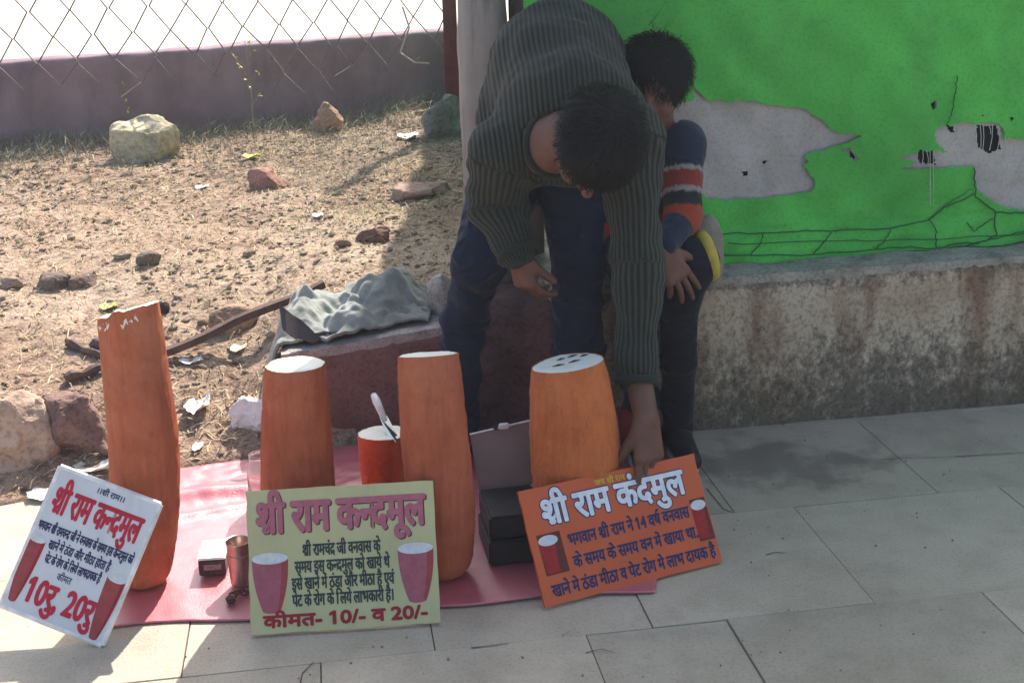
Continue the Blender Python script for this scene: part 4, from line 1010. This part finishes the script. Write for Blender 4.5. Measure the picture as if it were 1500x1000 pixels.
hBL = hand_prims(bWL, np.array([.5, -.3, -.8]), np.array([-.2, -.8, .3]), np.array([.5, 0, .3]), .82, (.3, .3, .3, .35), .08)
coreB = union([C_(bP, bC, .075, .075), C_(bC, bSR, .07, .035), C_(bC, bSL, .07, .035), C_(bC, nB, .06, .045), C_(bP, bHR, .07, .06), C_(bP, bHL, .07, .06)] + chain([bSR, bER, bWR], [.035, .028, .022]) + chain([bSL, bEL, bWL], [.035, .028, .022]) + chain([bHR, bKR, bS0, bSh, bAR], [.06, .042, .036, .030, .025]) + chain([bHL, bKL, bShL, bAL], [.06, .042, .032, .025]), .012)
lo, hi = bounds([bP, bC, bSR, bSL, bER, bEL, bKR, bKL, bAR, bAL, nB], .12)
body_mesh([(coreB, lo, hi, .010), (lambda p: smin(hdB(p), neckB(p), .015), bHC - .16, bHC + .16, .0033),
           (lambda p: smin(hBR(p), cone(p, bWR + (bER - bWR) * .35, bWR, .026, .021), .01), bWR - [.07, .12, .15], bWR + [.15, .09, .08], .002),
           (lambda p: smin(hBL(p), cone(p, bWL + (bEL - bWL) * .35, bWL, .026, .021), .01), bWL - [.08, .13, .15], bWL + [.14, .09, .08], .0028)], 'body', M['skin2'], boy)
def shirt_sd(p):
    d = union([C_(bP, bC, .100, .098), C_(bC, bSR, .088, .052), C_(bC, bSL, .088, .052)] + chain([bSR, bER, bWR + (bER - bWR) * .12], [.053, .042, .031]) + chain([bSL, bEL, bWL + (bEL - bWL) * .12], [.053, .042, .031]), .022)(p)
    d = d + .007 * fbm(p * 13, 3); return -smin(-d, cone(p, nB, bHC, .047, .056), .008)
lo, hi = bounds([bP, bC, bSR, bSL, bER, bEL, bWR, bWL], .12)
V, Q = nets(shirt_sd, lo, hi, .0065); sh = mesh_obj('shirt', V, Q, M['shirt'], boy, smooth=True)
navy = np.array([.016, .028, .055]); red_ = np.array([.24, .04, .035]); wht = np.array([.30, .28, .28]); drk = np.array([.02, .028, .028]); org_ = np.array([.34, .055, .03])
bi, bt, _ = seg_near(V, [(bP, bC), (bSR, bER), (bER, bWR), (bSL, bEL), (bEL, bWL)])
colr = np.tile(navy, (len(V), 1))
for i in (1, 3):
    m_ = bi == i; t = bt
    for a, b, cc in ((.36, .41, wht), (.41, .64, red_), (.64, .70, wht), (.70, .88, drk), (.88, 1.01, org_)): colr[m_ & (t >= a) & (t < b)] = cc
for i in (2, 4):
    m_ = bi == i; colr[m_ & (bt < .28)] = org_
add_col(sh, 'tint', colr)
def btr_sd(p):
    return union([C_(bP, bHR, .095, .082), C_(bP, bHL, .095, .082)] + chain([bHR, bKR, bS0, bSh, bAR], [.080, .055, .045, .040, .039]) + chain([bHL, bKL, bShL, bAL], [.080, .058, .043, .040]), .018)(p) + .006 * fbm(p * 14, 3)
lo, hi = bounds([bP, bHR, bHL, bKR, bKL, bAR, bAL], .12)
V, Q = nets(btr_sd, lo, hi, .008); mesh_obj('trousers', V, Q, M['boytr'], boy, smooth=True)
shoe(boy, bAR, .1, .82, M['shoe'], M['sole']); shoe(boy, bAL, -.05, .82, M['shoe'], M['sole'])
hair_obj(boy, bHC, HPB, hfrB, .92, M['hair'], 8, 4000, .42, tuft=bHC + hfrB[2] * .10)
eyes(boy, HPB, .9)

# ------------------------------------------------------------------ things on the sheet
def obox(name, c, L, yaw, mat, parent=None, bev=.002, tiltx=0):
    """box with its base centre at c, size L, bevelled"""
    bm = bmesh.new(); bmesh.ops.create_cube(bm, size=1)
    bmesh.ops.scale(bm, vec=L, verts=bm.verts[:]); bmesh.ops.translate(bm, vec=(0, 0, L[2] / 2), verts=bm.verts[:])
    if bev: bmesh.ops.bevel(bm, geom=bm.edges[:], offset=bev, segments=2, affect='EDGES')
    bm.transform(Matrix.Translation([float(q) for q in c]) @ Matrix.Rotation(yaw, 4, 'Z') @ Matrix.Rotation(tiltx, 4, 'X'))
    if parent is not None: bm.transform(pm(parent).inverted())
    me = bpy.data.meshes.new(name); bm.to_mesh(me); bm.free(); me.materials.append(mat)
    o = bpy.data.objects.new(name, me); COL.objects.link(o)
    if parent is not None: o.parent = parent
    return o
# small carton
p = onz(310, 843, .01); cb = empty('carton', (p[0], p[1] + .04, .01)); tag(cb, 'small carton with pale lid and dark printed side on the sunlit pink sheet', 'box')
yaw = .08
obox('sleeve', (p[0], p[1] + .04, .012), (.055, .085, .034), yaw, simple('dark_carton', (.09, .045, .05, 1), .6, .3, .4, 60), cb)
obox('lid', (p[0], p[1] + .04, .047), (.057, .087, .005), yaw, M['cardw'], cb)
obox('label_strip', (p[0] + .005, p[1] + .0387 - .0425, .026), (.036, .001, .012), yaw, simple('label_grey', (.30, .22, .22, 1), .6, .3, .5, 200), cb, 0)
# steel tumbler
p = onz(352, 862, .01); tb = empty('tumbler', (p[0], p[1] + .02, .012)); tag(tb, 'copper coloured steel tumbler standing beside the small carton', 'tumbler')
V = []; F = []; ns = 32; prof = [(.021, 0), (.0225, .004), (.0225, .012), (.0235, .05), (.0245, .092), (.0258, .096), (.0252, .0975), (.0235, .0945), (.0225, .05), (.020, .008), (.0, .008)]
for r, z in prof:
    for k in range(ns): a = 2 * math.pi * k / ns; V.append((p[0] + r * math.cos(a), p[1] + .02 + r * math.sin(a), .012 + z))
for i in range(len(prof) - 1):
    for k in range(ns): F.append((i * ns + k, i * ns + (k + 1) % ns, (i + 1) * ns + (k + 1) % ns, (i + 1) * ns + k))
F.append(tuple(range(ns))[::-1]); mesh_obj('cup', V, F, M['steel'], tb, smooth=True)
mbx = MB(); mbx.tube([(p[0] + .0246 * math.cos(a), p[1] + .02 + .0246 * math.sin(a), .012 + .07) for a in np.linspace(0, 2 * math.pi, 33)], .0009, 5, False); mbx.build('rim_line', M['steel'], tb)
# little lock with chain
p = onz(338, 880, .012); lk = empty('padlock', p); tag(lk, 'small brown padlock with a short chain lying in front of the tumbler', 'padlock')
obox('lock_body', (p[0], p[1], .010), (.017, .022, .011), .4, M['iron'], lk, .003)
mbx = MB(); mbx.tube([(p[0] - .005, p[1] + .01, .016), (p[0] - .006, p[1] + .022, .017), (p[0] + .003, p[1] + .028, .017), (p[0] + .009, p[1] + .02, .017), (p[0] + .008, p[1] + .010, .016)], .0022, 6); mbx.build('shackle', M['iron'], lk)
for k in range(5):
    c = np.array([p[0] + .006 + k * .0085, p[1] + .030 + .004 * math.sin(k * 2), .014 + .002 * (k % 2)]); a_ = k * 1.3; mbx = MB()
    mbx.tube([c + np.array([math.cos(w_) * .007 * math.cos(.3), math.cos(w_) * .002 + math.sin(w_) * .0045 * (k % 2), math.sin(w_) * .0045 * ((k + 1) % 2)]) for w_ in np.linspace(0, 2 * math.pi, 13)], .0013, 5, False); mbx.build('chain_link', M['iron'], lk)
# black box with tin lid standing open
bx = empty('cash_box', (-.03, 2.46, .01)); tag(bx, 'small black box with its dull tin lid standing open between two roots', 'box')
fl = onz(707, 830, .01); yaw = .17; cx_, cy_ = fl[0] + .062, fl[1] + .085
obox('box_body', (cx_, cy_, .010), (.122, .15, .055), yaw, M['black'], bx, .004)
obox('tray', (cx_ + .001, cy_ + .004, .067), (.118, .145, .050), yaw, M['black'], bx, .005)
LT = [at(688, 636, 2.545), at(792, 612, 2.56), at(800, 700, 2.52), at(706, 738, 2.50)]
nrm = norm(np.cross(LT[1] - LT[0], LT[3] - LT[0])); nrm = nrm if nrm[1] > 0 else -nrm
mbx = MB(); V = [p_ for p_ in LT] + [p_ + nrm * .012 for p_ in LT]
bm = bmesh.new(); vs = [bm.verts.new(vec(q)) for q in V]
for q in ((0, 1, 2, 3), (7, 6, 5, 4), (0, 4, 5, 1), (1, 5, 6, 2), (2, 6, 7, 3), (3, 7, 4, 0)): bm.faces.new([vs[i] for i in q])
bmesh.ops.recalc_face_normals(bm, faces=bm.faces[:]); bmesh.ops.bevel(bm, geom=bm.edges[:], offset=.003, segments=2, affect='EDGES'); bm.transform(pm(bx).inverted())
me = bpy.data.meshes.new('lid'); bm.to_mesh(me); bm.free(); me.materials.append(M['tin']); lid = bpy.data.objects.new('lid', me); COL.objects.link(lid); lid.parent = bx
mbx = MB(); e = [LT[0], LT[1]]; mbx.tube([LT[0] - nrm * .001, LT[1] - nrm * .001], .0022, 6); mbx.build('lid_rim', M['whitep'], lid)
hc_ = LT[0] + (LT[1] - LT[0]) * .48; obox('latch', hc_ + np.array([0, -.002, -.004]), (.022, .010, .012), yaw, M['whitep'], lid, .002)
obox('latch', hc_ + np.array([-.018, -.001, -.006]), (.012, .010, .009), yaw, M['black'], lid, .002)

# lumps and crumpled things by surface nets
def lump(name, c, r, mat, label, cat, h=.006, amp=.25, fr_=9, group=None, rotz=0, flatten=None, cuts=0, seed=0, crisp=0, lift=True):
    c = np.array(c, float); r = np.array(r, float); rng = np.random.RandomState(seed + 17); cs_, sn_ = math.cos(rotz), math.sin(rotz); Rm = np.array([[cs_, sn_, 0], [-sn_, cs_, 0], [0, 0, 1]])
    pl_ = [(norm(rng.normal(0, 1, 3) * [1, 1, .7]), rng.uniform(.62, .86)) for _ in range(cuts)]
    def sd(p):
        q = ((p - c) @ Rm.T) / r; k = (np.abs(q) ** 2.6).sum(-1) ** (1 / 2.6) - 1
        for n_, d_ in pl_: k = np.maximum(k, q @ n_ - d_)
        k = k + amp * fbm((p + seed) * fr_ / max(r) * .1, 4)
        if crisp: k = k + crisp * np.abs(fbm((p - seed) * fr_ / max(r) * .22, 3))
        return k * min(r)
    R3 = np.linalg.norm(r[:2]) * 1.3; b = np.array([R3, R3, r[2] * 1.5])
    V, Q = nets(sd, c - b, c + b, h); o = mesh_obj(name, V - c, Q, mat, smooth=False if cuts else True); o.location = [float(q) for q in c]
    return tag(o, label, cat, group)
def on_slope(px, py): return onterr(px, py)
stones = [ # px, py of the foot, width px, height px, colour, label
    (212, 238, 92, 66, (.50, .43, .30), 'large pale squared boulder at the foot of the purple wall', 5, .012),
    (480, 194, 44, 44, (.42, .25, .19), 'jagged pinkish rock near the wall, beside the yellowing leaves', 4, .008),
    (655, 205, 60, 62, (.24, .22, .21), 'grey rough rock beside the foot of the pale pillar', 3, .01),
    (388, 277, 58, 27, (.33, .17, .13), 'reddish brick fragment in the middle of the dirt slope', 4, .006),
    (612, 292, 90, 22, (.36, .24, .20), 'long flat pinkish slab piece near the shadow edge', 5, .007),
    (547, 356, 44, 25, (.22, .12, .09), 'small dark reddish stone below the flat slab piece', 4, .005),
    (218, 391, 32, 22, (.20, .16, .13), 'small lone dark stone on open dirt above the tallest root', 4, .005),
    (75, 424, 52, 22, (.20, .15, .125), 'dark flattish stone touching its twin on the dirt at far left', 4, .006),
    (117, 423, 46, 18, (.20, .14, .115), 'thin dark stone right of its touching twin on the dirt', 4, .006),
    (10, 424, 40, 18, (.34, .25, .20), 'brown stone cut by the left edge of the photo', 4, .006),
    (105, 668, 118, 96, (.21, .13, .11), 'big reddish brown boulder behind the white board', 5, .012),
    (4, 690, 130, 120, (.42, .30, .23), 'pale sandy boulder at the extreme left by the paving', 3, .014),
    (238, 460, 22, 22, (.05, .04, .035), 'small black round stone beside the tallest root\'s top', 0, .004),
    (340, 488, 62, 40, (.36, .24, .17), 'crumbling earth clod behind the iron bar', 2, .007),
    (150, 520, 50, 26, (.16, .12, .11), 'dark stone just left of the tallest root', 3, .006),
    (505, 362, 24, 12, (.3, .2, .15), 'tiny brown stone left of the dark reddish stone', 3, .004),
    (300, 480, 24, 12, (.26, .17, .12), 'tiny brown stone right of the black round stone', 3, .004),
]
for i, (px, py, wp, hp, colr_, lab, cuts, hh) in enumerate(stones):
    g_ = on_slope(px, py); sc_ = g_[1] / FPX * 1.04
    r = np.array([wp * sc_ / 2, wp * sc_ / 2 * .7, hp * sc_ / 2 * 1.08]) * (1.2 if cuts else 1); c = g_ + np.array([0, r[1] * .7, r[2] * .45]); 
    lump('stone', c, r, m_stone('stone_%s' % 'abcdefghijklmnopqrs'[i], colr_, 10 / max(.03, r[0]) * .12, .008), lab, 'stone', hh * .7, .24, 10, 'stones lying on the dirt', random.uniform(-.4, .4), cuts=cuts + 5 if cuts else 2, seed=i, crisp=.22)
# grey stone standing on the plinth beside the trouser leg
p = at(648, 452, 3.24); lump('stone', (p[0], 3.25, .33), (.042, .05, .065), m_stone('grey_stone', (.40, .37, .34), 18, .006), 'grey stone standing on the plinth beside the man\'s leg', 'stone', .006, .22, cuts=3, seed=31)
# crumpled white bag behind the second root
p = onterr(362, 640); lump('crumpled_bag', (p[0] + .01, p[1] + .04, p[2] + .035), (.062, .04, .056), M['paper'], 'crumpled white and red printed bag behind the root with clean top', 'bag', .0035, .35, 14, seed=5, crisp=.35, cuts=4)
# dark red bundle behind the man's hand
p = onz(940, 672, .01); lump('cloth_bundle', (p[0], p[1] + .05, .075), (.055, .05, .085), M['redbag'], 'dark red cloth bundle on the sheet behind the man\'s lowered hand', 'bag', .005, .25, 9, seed=9, crisp=.1)
# bag behind boy's knee
p = at(1030, 352, 2.98); lump('cloth_bag', (p[0] + .0, 3.0, .50), (.052, .05, .095), m_cloth('grey_knit', (.26, .23, .19)), 'grey cloth bag on the wall behind the boy\'s raised knee', 'bag', .005, .22, 9, seed=12, crisp=.12)
q = bKR + np.array([.032, .012, .012]); o = ring('knee_band', q, np.array([1.0, .15, .25]), .048, .015, simple('yellow_cloth', (.50, .40, .07, 1), .8, .3, .2, 30), boy, 28, 1.0)
o['label'] = 'yellow band at the knee'
# plastic jar behind root two
mj = Mat('clear_plastic', .1, .5); mj.b.inputs['Transmission Weight'].default_value = .85; mj.color((.9, .85, .85, 1)); mj.b.inputs['IOR'].default_value = 1.25
p = onz(388, 742, .01); V = []; F = []; ns = 24
prof = [(.03, 0), (.034, .004), (.034, .10), (.026, .118), (.026, .128), (.0245, .128), (.0245, .118), (.0325, .10), (.0325, .006), (0, .006)]
for r, z in prof:
    for k in range(ns): a = 2 * math.pi * k / ns; V.append((p[0] + r * math.cos(a), p[1] + r * math.sin(a), .014 + z))
for i in range(len(prof) - 1):
    for k in range(ns): F.append((i * ns + k, i * ns + (k + 1) % ns, (i + 1) * ns + (k + 1) % ns, (i + 1) * ns + k))
F.append(tuple(range(ns))[::-1]); o = mesh_obj('plastic_jar', V, F, mj.m, smooth=True); tag(o, 'clear plastic jar showing left of the root with the clean white top', 'jar')

# iron bar lying over the dirt
A = onterr(238, 528) + [0, 0, .02]; B = onterr(476, 430) + [0, 0, .03]
mbx = MB(); d = norm(B - A); s = norm(np.cross(d, [0, 0, 1])); u_ = np.cross(s, d)
A = A - d * .15; n = 14
V = []; F = []
for i in range(n + 1):
    c = A + (B - A) * i / n + u_ * .004 * math.sin(i * .9)
    hw = .014 + .002 * math.sin(i * 2.1)
    V += [c - s * hw - u_ * .010, c + s * hw - u_ * .010, c + s * hw + u_ * .010, c - s * hw + u_ * .010]
for i in range(n):
    for k in range(4): F.append((i * 4 + k, i * 4 + (k + 1) % 4, (i + 1) * 4 + (k + 1) % 4, (i + 1) * 4 + k))
F += [(3, 2, 1, 0), (n * 4, n * 4 + 1, n * 4 + 2, n * 4 + 3)]
o = mesh_obj('iron_bar', V, F, M['iron']); tag(o, 'rusty iron bar lying slantwise on the dirt from the tallest root to the blanket', 'bar')
for (a, b, r, lab) in (((98, 562), (152, 545), .014, 'thick charred stick above the big reddish boulder'), ((100, 508), (150, 528), .012, 'dark short stick just above the thick charred one'), ((440, 445), (500, 436), .008, 'dark twig lying behind the blanket\'s folded flap')):
    A = onterr(*a) + [0, 0, r]; B = onterr(*b) + [0, 0, r]; mbx = MB()
    mbx.tube([A + (B - A) * t + np.array([0, 0, .004 * math.sin(t * 9)]) for t in np.linspace(0, 1, 8)], [r * (1 + .2 * math.sin(k * 1.7)) for k in range(8)], 7); o = mbx.build('stick', M['iron']); tag(o, lab, 'stick')

# blanket over the plinth end
nu, nv = 130, 90; V = np.zeros((nu + 1, nv + 1, 3))
for i in range(nu + 1):
    u = i / nu; x = -.675 + u * .46
    for j in range(nv + 1):
        t = j / nv; y0 = 3.07 + .07 * u + .02 * math.sin(u * 9); V[i, j] = (x, y0 + t * (.32 + .05 * math.sin(u * 5)), 0)
Xb, Yb = V[..., 0], V[..., 1]; U = np.linspace(0, 1, nu + 1)[:, None] + 0 * Xb; Tt = np.linspace(0, 1, nv + 1)[None] + 0 * Xb
pt_ = np.interp(Xb, [-.62, -.15], [.252, .302]); te = terr(Xb, Yb, False)
base = np.where(Xb > -.60, pt_, te + (pt_ - te) * sstep((Xb + .68) / .08)); base = np.maximum(base, te)
hump = .088 * np.exp(-((U - .80) / .13) ** 2 - ((Tt - .62) / .35) ** 2) + .060 * np.exp(-((U - .60) / .16) ** 2 - ((Tt - .6) / .4) ** 2) + .045 * np.exp(-((U - .25) / .13) ** 2 - ((Tt - .5) / .4) ** 2)
fold = np.abs(fbm(np.stack([Xb * 7, Yb * 10 + Xb * 8, 0 * Xb], -1), 3))
V[..., 2] = base + .006 + hump * np.clip(Tt * 4, 0, 1) + .075 * fold * np.clip(Tt * 5 + .15, 0, 1) * np.clip((1 - U) * 12, .1, 1) + .018 * np.abs(fbm(np.stack([Xb * 20, Yb * 24, 0 * Xb], -1), 2))
I = np.arange((nu + 1) * (nv + 1)).reshape(nu + 1, nv + 1); Q = np.stack([I[:-1, :-1], I[1:, :-1], I[1:, 1:], I[:-1, 1:]], -1).reshape(-1, 4)
bl = empty('blanket', (-.45, 3.2, .28)); tag(bl, 'crumpled grey green blanket heaped on the left end of the plinth', 'blanket')
o = mesh_obj('cloth', V.reshape(-1, 3), Q, M['rag'], bl, smooth=True); md = o.modifiers.new('t', 'SOLIDIFY'); md.thickness = .008; md.offset = -1
a, b, c_, d_ = at(408, 444, 3.14), at(462, 486, 3.10), at(446, 500, 3.08), at(414, 482, 3.09)
e_ = at(520, 486, 3.12); f_ = at(470, 498, 3.09)
bm = bmesh.new(); vs = [bm.verts.new(vec(q)) for q in (a, b, c_, d_, e_, f_)]; bm.faces.new([vs[0], vs[3], vs[2], vs[1]]); bm.faces.new([vs[1], vs[2], vs[5], vs[4]]); 
bmesh.ops.subdivide_edges(bm, edges=bm.edges[:], cuts=4, use_grid_fill=True)
for v_ in bm.verts: v_.co.y += .006 * math.sin(v_.co.x * 90) ; v_.co.z += .003 * math.sin(v_.co.x * 150)
bm.transform(pm(bl).inverted()); me = bpy.data.meshes.new('folded_flap'); bm.to_mesh(me); bm.free(); me.materials.append(m_cloth('dark_grey_flap', (.085, .072, .075)))
o = bpy.data.objects.new('folded_flap', me); COL.objects.link(o); o.parent = bl; md = o.modifiers.new('t', 'SOLIDIFY'); md.thickness = .008
# scraps
def scrap(px, py, wp, hp, mat, name, label, cat, curl=.5):
    g_ = onterr(px, py) if py < 700 and px < 660 else onz(px, py, .002); sc_ = np.linalg.norm(g_ - O0) / FPX; L = wp * sc_ / 2; D_ = hp * sc_ / 2 / .35
    V = []; F = []; n = 7; rng = random.Random(px * 7 + py)
    for i in range(n):
        for j in range(n):
            a, b = i / (n - 1) * 2 - 1, j / (n - 1) * 2 - 1; k = 1 - .25 * abs(a * b)
            V.append((g_[0] + a * L * k + rng.uniform(-1, 1) * L * .08, g_[1] + b * D_ * k + rng.uniform(-1, 1) * D_ * .08, g_[2] + .006 + curl * L * (.35 * a * a + .3 * b * b * (1 if a > 0 else .2)) + rng.uniform(0, 1) * L * .10))
    for i in range(n - 1):
        for j in range(n - 1): q = i * n + j; F.append((q, q + n, q + n + 1, q + 1))
    o = mesh_obj(name, V, F, mat); md = o.modifiers.new('t', 'SOLIDIFY'); md.thickness = .0012; return tag(o, label, cat)
scrap(598, 203, 32, 16, M['paper'], 'paper_scrap', 'white paper scrap near the grey rock by the pillar', 'litter')
scrap(290, 600, 34, 20, M['paper'], 'paper_scrap', 'crumpled white paper just right of the tallest root', 'litter', 1.1)
scrap(290, 657, 14, 12, M['paper'], 'paper_scrap', 'tiny white scrap below the crumpled white paper', 'litter')
scrap(280, 533, 34, 7, M['paper'], 'paper_scrap', 'thin flat white scrap under the iron bar', 'litter')
scrap(350, 512, 22, 16, simple('dry_husk', (.66, .62, .38, 1), .7), 'husk', 'round pale yellow husk just below the iron bar', 'litter')
scrap(296, 277, 20, 9, M['paper'], 'paper_scrap', 'small white scrap left of the reddish brick fragment', 'litter')
scrap(466, 318, 16, 9, M['paper'], 'paper_scrap', 'small pale scrap left of the long flat slab piece', 'litter')
scrap(368, 232, 28, 10, M['leafy'], 'leaf', 'yellow fallen leaf between the two rocks by the purple wall', 'leaf')
scrap(384, 180, 26, 18, simple('green_leaf', (.30, .36, .10, 1), .6), 'leaf', 'green upright leaf against the purple wall', 'leaf', 1.6)
scrap(160, 452, 26, 12, simple('green_peel', (.36, .40, .10, 1), .6), 'leaf', 'greenish leaf touching the left of the tallest root\'s top', 'leaf')
scrap(70, 728, 52, 14, M['paper'], 'paper_scrap', 'white wrapper poking out behind the left edge of the white board', 'litter', .4)
scrap(140, 690, 60, 12, simple('pale_wrapper', (.55, .58, .56, 1), .6), 'paper_scrap', 'pale grey wrapper behind the top corner of the white board', 'litter', .5)

# ------------------------------------------------------------------ ground litter (uncountable)
rng = np.random.RandomState(4)
def scatter(n, f):
    out = []
    while len(out) < n:
        x = rng.uniform(-2.9, .3); y = rng.uniform(2.7, 7.0)
        if y < yb(x) + .03 or y > wall_y(x) - .02: continue
        if x > -.64 and y < 3.5: continue
        if rng.rand() > f(x, y): continue
        out.append((x, y))
    return np.array(out)
P = scatter(7000, lambda x, y: .25 + .75 * (vnoise(np.array([x * 3, y * 3, 2])) > .45)); Zp = terr(P[:, 0], P[:, 1])
bm = bmesh.new(); bmesh.ops.create_icosphere(bm, subdivisions=1, radius=1); iv = np.array([v.co[:] for v in bm.verts]); jf = [tuple(v.index for v in f.verts) for f in bm.faces]; bm.free()
mbx = MB()
for (x, y), z in zip(P, Zp):
    s = .0028 * (1 + rng.exponential(.95)); s = min(s, .022); v = iv * (1 + rng.uniform(-.3, .3, iv.shape)) * [s * rng.uniform(.8, 1.6), s * rng.uniform(.8, 1.4), s * rng.uniform(.5, .9)]
    mbx.add(v + [x, y, z + s * .3], jf)
o = mbx.build('gravel', M['clod']); tag(o, 'small clods and pebbles strewn over the dirt slope', 'gravel', kind='stuff')
def blades(n, fn, mat, name, label, lmin, lmax, up, wd):
    P = scatter(n, fn); Zp = terr(P[:, 0], P[:, 1]); V = []; F = []; k = 0
    for (x, y), z in zip(P, Zp):
        a = rng.uniform(0, 2 * math.pi); L = rng.uniform(lmin, lmax); u_ = rng.uniform(*up); d = np.array([math.cos(a), math.sin(a), 0]); s = np.array([-d[1], d[0], .3]) * wd * rng.uniform(.6, 1.4)
        p0 = np.array([x, y, z + .001]); p1 = p0 + d * L * .5 * (1 - u_ * .5) + [0, 0, L * .5 * u_ + .003]; p2 = p0 + d * L * (1 - u_ * .4) + s * rng.uniform(-3, 3) + [0, 0, L * u_ * .7 + .001]
        V += [p0 - s, p0 + s, p1 - s, p1 + s, p2 - s * .4, p2 + s * .4]; F += [(k, k + 1, k + 3, k + 2), (k + 2, k + 3, k + 5, k + 4)]; k += 6
    o = mesh_obj(name, np.array(V), F, mat); tag(o, label, 'litter', kind='stuff')
blades(22000, lambda x, y: .35 + .65 * (vnoise(np.array([x * 2, y * 2, 9])) > .5), M['straw'], 'straw', 'bits of straw and dry leaf scattered over the dirt slope', .012, .06, (0, .5), .0014)
blades(8000, lambda x, y: math.exp(-(wall_y(x) - y) / .22), M['grass'], 'dry_grass', 'dry grass and twigs along the foot of the purple wall', .03, .13, (.3, 1.2), .0011)
blades(2600, lambda x, y: math.exp(-(((x + .55) / .5) ** 2 + ((y - 5.6) / .8) ** 2)) , M['grass'], 'twig_litter', 'grey dry twigs lying in the shade by the pillar', .03, .10, (.05, .6), .0011)
P = scatter(1500, lambda x, y: .2 + .8 * (vnoise(np.array([x * 2.4, y * 2.4, 31])) > .55)); Zp = terr(P[:, 0], P[:, 1]); V = []; F = []; k = 0
for (x, y), z in zip(P, Zp):
    a = rng.uniform(0, 6.28); L = rng.uniform(.006, .017); W_ = L * rng.uniform(.35, .6); e1 = np.array([math.cos(a), math.sin(a), rng.uniform(-.2, .3)]); e2 = np.array([-math.sin(a), math.cos(a), rng.uniform(-.3, .3)]); c = np.array([x, y, z + .004])
    V += [c - e1 * L, c - e2 * W_ + [0, 0, .003], c + e1 * L + [0, 0, .004], c + e2 * W_ + [0, 0, .003], c - [0, 0, .001]]; F += [(k, k + 1, k + 4), (k + 1, k + 2, k + 4), (k + 2, k + 3, k + 4), (k + 3, k, k + 4)]; k += 5
o = mesh_obj('leaf_litter', np.array(V), F, simple('dead_leaf', (.26, .17, .10, 1), .8, .3, .6, 6)); tag(o, 'curled dead leaves strewn over the dirt slope', 'litter', kind='stuff')
P = np.stack([rng.uniform(-1.1, 1.3, 260), rng.uniform(1.8, 3.0, 260)], -1); V = []; F = []; k = 0; mbx = MB()
for x, y in P:
    if y > yb(x) - .02 or (-.85 < x < .45 and 2.1 < y): continue
    sz_ = rng.uniform(.0008, .0028); mbx.add(iv * sz_ + [x, y, .001 + sz_ * .5], jf)
o = mbx.build('paving_grit', M['clod']); tag(o, 'loose grit lying on the paving slabs', 'gravel', kind='stuff')
# thin weed stems standing against the wall
for (px, py, hpx, lab) in ((372, 205, 160, 'tall thin weed with small leaves rising above the purple wall'), (190, 205, 80, 'short bare weed stem left of centre against the purple wall')):
    g_ = onterr(px, py); sc_ = g_[1] / FPX; wd_ = empty('weed', g_); H_ = hpx * sc_; mbx = MB(); tips = []
    mbx.tube([g_, g_ + [.01, 0, H_ * .5], g_ + [-.005, 0, H_]], [.003, .0022, .001], 5)
    for k in range(9):
        b0 = g_ + np.array([.01 * math.sin(k), 0, H_ * (.3 + .07 * k)]); a = rng.uniform(0, 6.28); e0 = b0 + np.array([math.cos(a) * .05, math.sin(a) * .03, .05]); mbx.tube([b0, (b0 + e0) / 2 + [0, 0, -.004], e0], [.0018, .0014, .0007], 4); tips.append(e0)
    mbx.build('stem', M['grass'], wd_); mbx = MB()
    for e0 in tips:
        for k in range(3):
            v = rng.normal(0, 1, 3); v = norm(v) * .02; s = norm(np.cross(v, [0, 0, 1])) * .005; mbx.add([e0, e0 + v * .5 + s, e0 + v, e0 + v * .5 - s], [(0, 1, 2, 3)])
    o = mbx.build('leaves', M['leafy'], wd_); tag(wd_, lab, 'plant')

# ------------------------------------------------------------------ added thin haze imitating a milky lens veil
hz = bpy.data.materials.new('veil_haze'); hz.use_nodes = True; hz.node_tree.nodes.clear()
pv = hz.node_tree.nodes.new('ShaderNodeVolumePrincipled'); pv.inputs['Density'].default_value = HAZE; pv.inputs['Color'].default_value = (.86, .92, 1, 1); pv.inputs['Anisotropy'].default_value = .35
ho_ = hz.node_tree.nodes.new('ShaderNodeOutputMaterial'); hz.node_tree.links.new(pv.outputs[0], ho_.inputs['Volume'])
mbx = MB(); mbx.box((-160, -30, -1.1), (160, 210, 3.4)); o = mbx.build('haze', hz); o['kind'] = 'stuff'; o['label'] = 'added thin haze over the whole place imitating a lens veil'
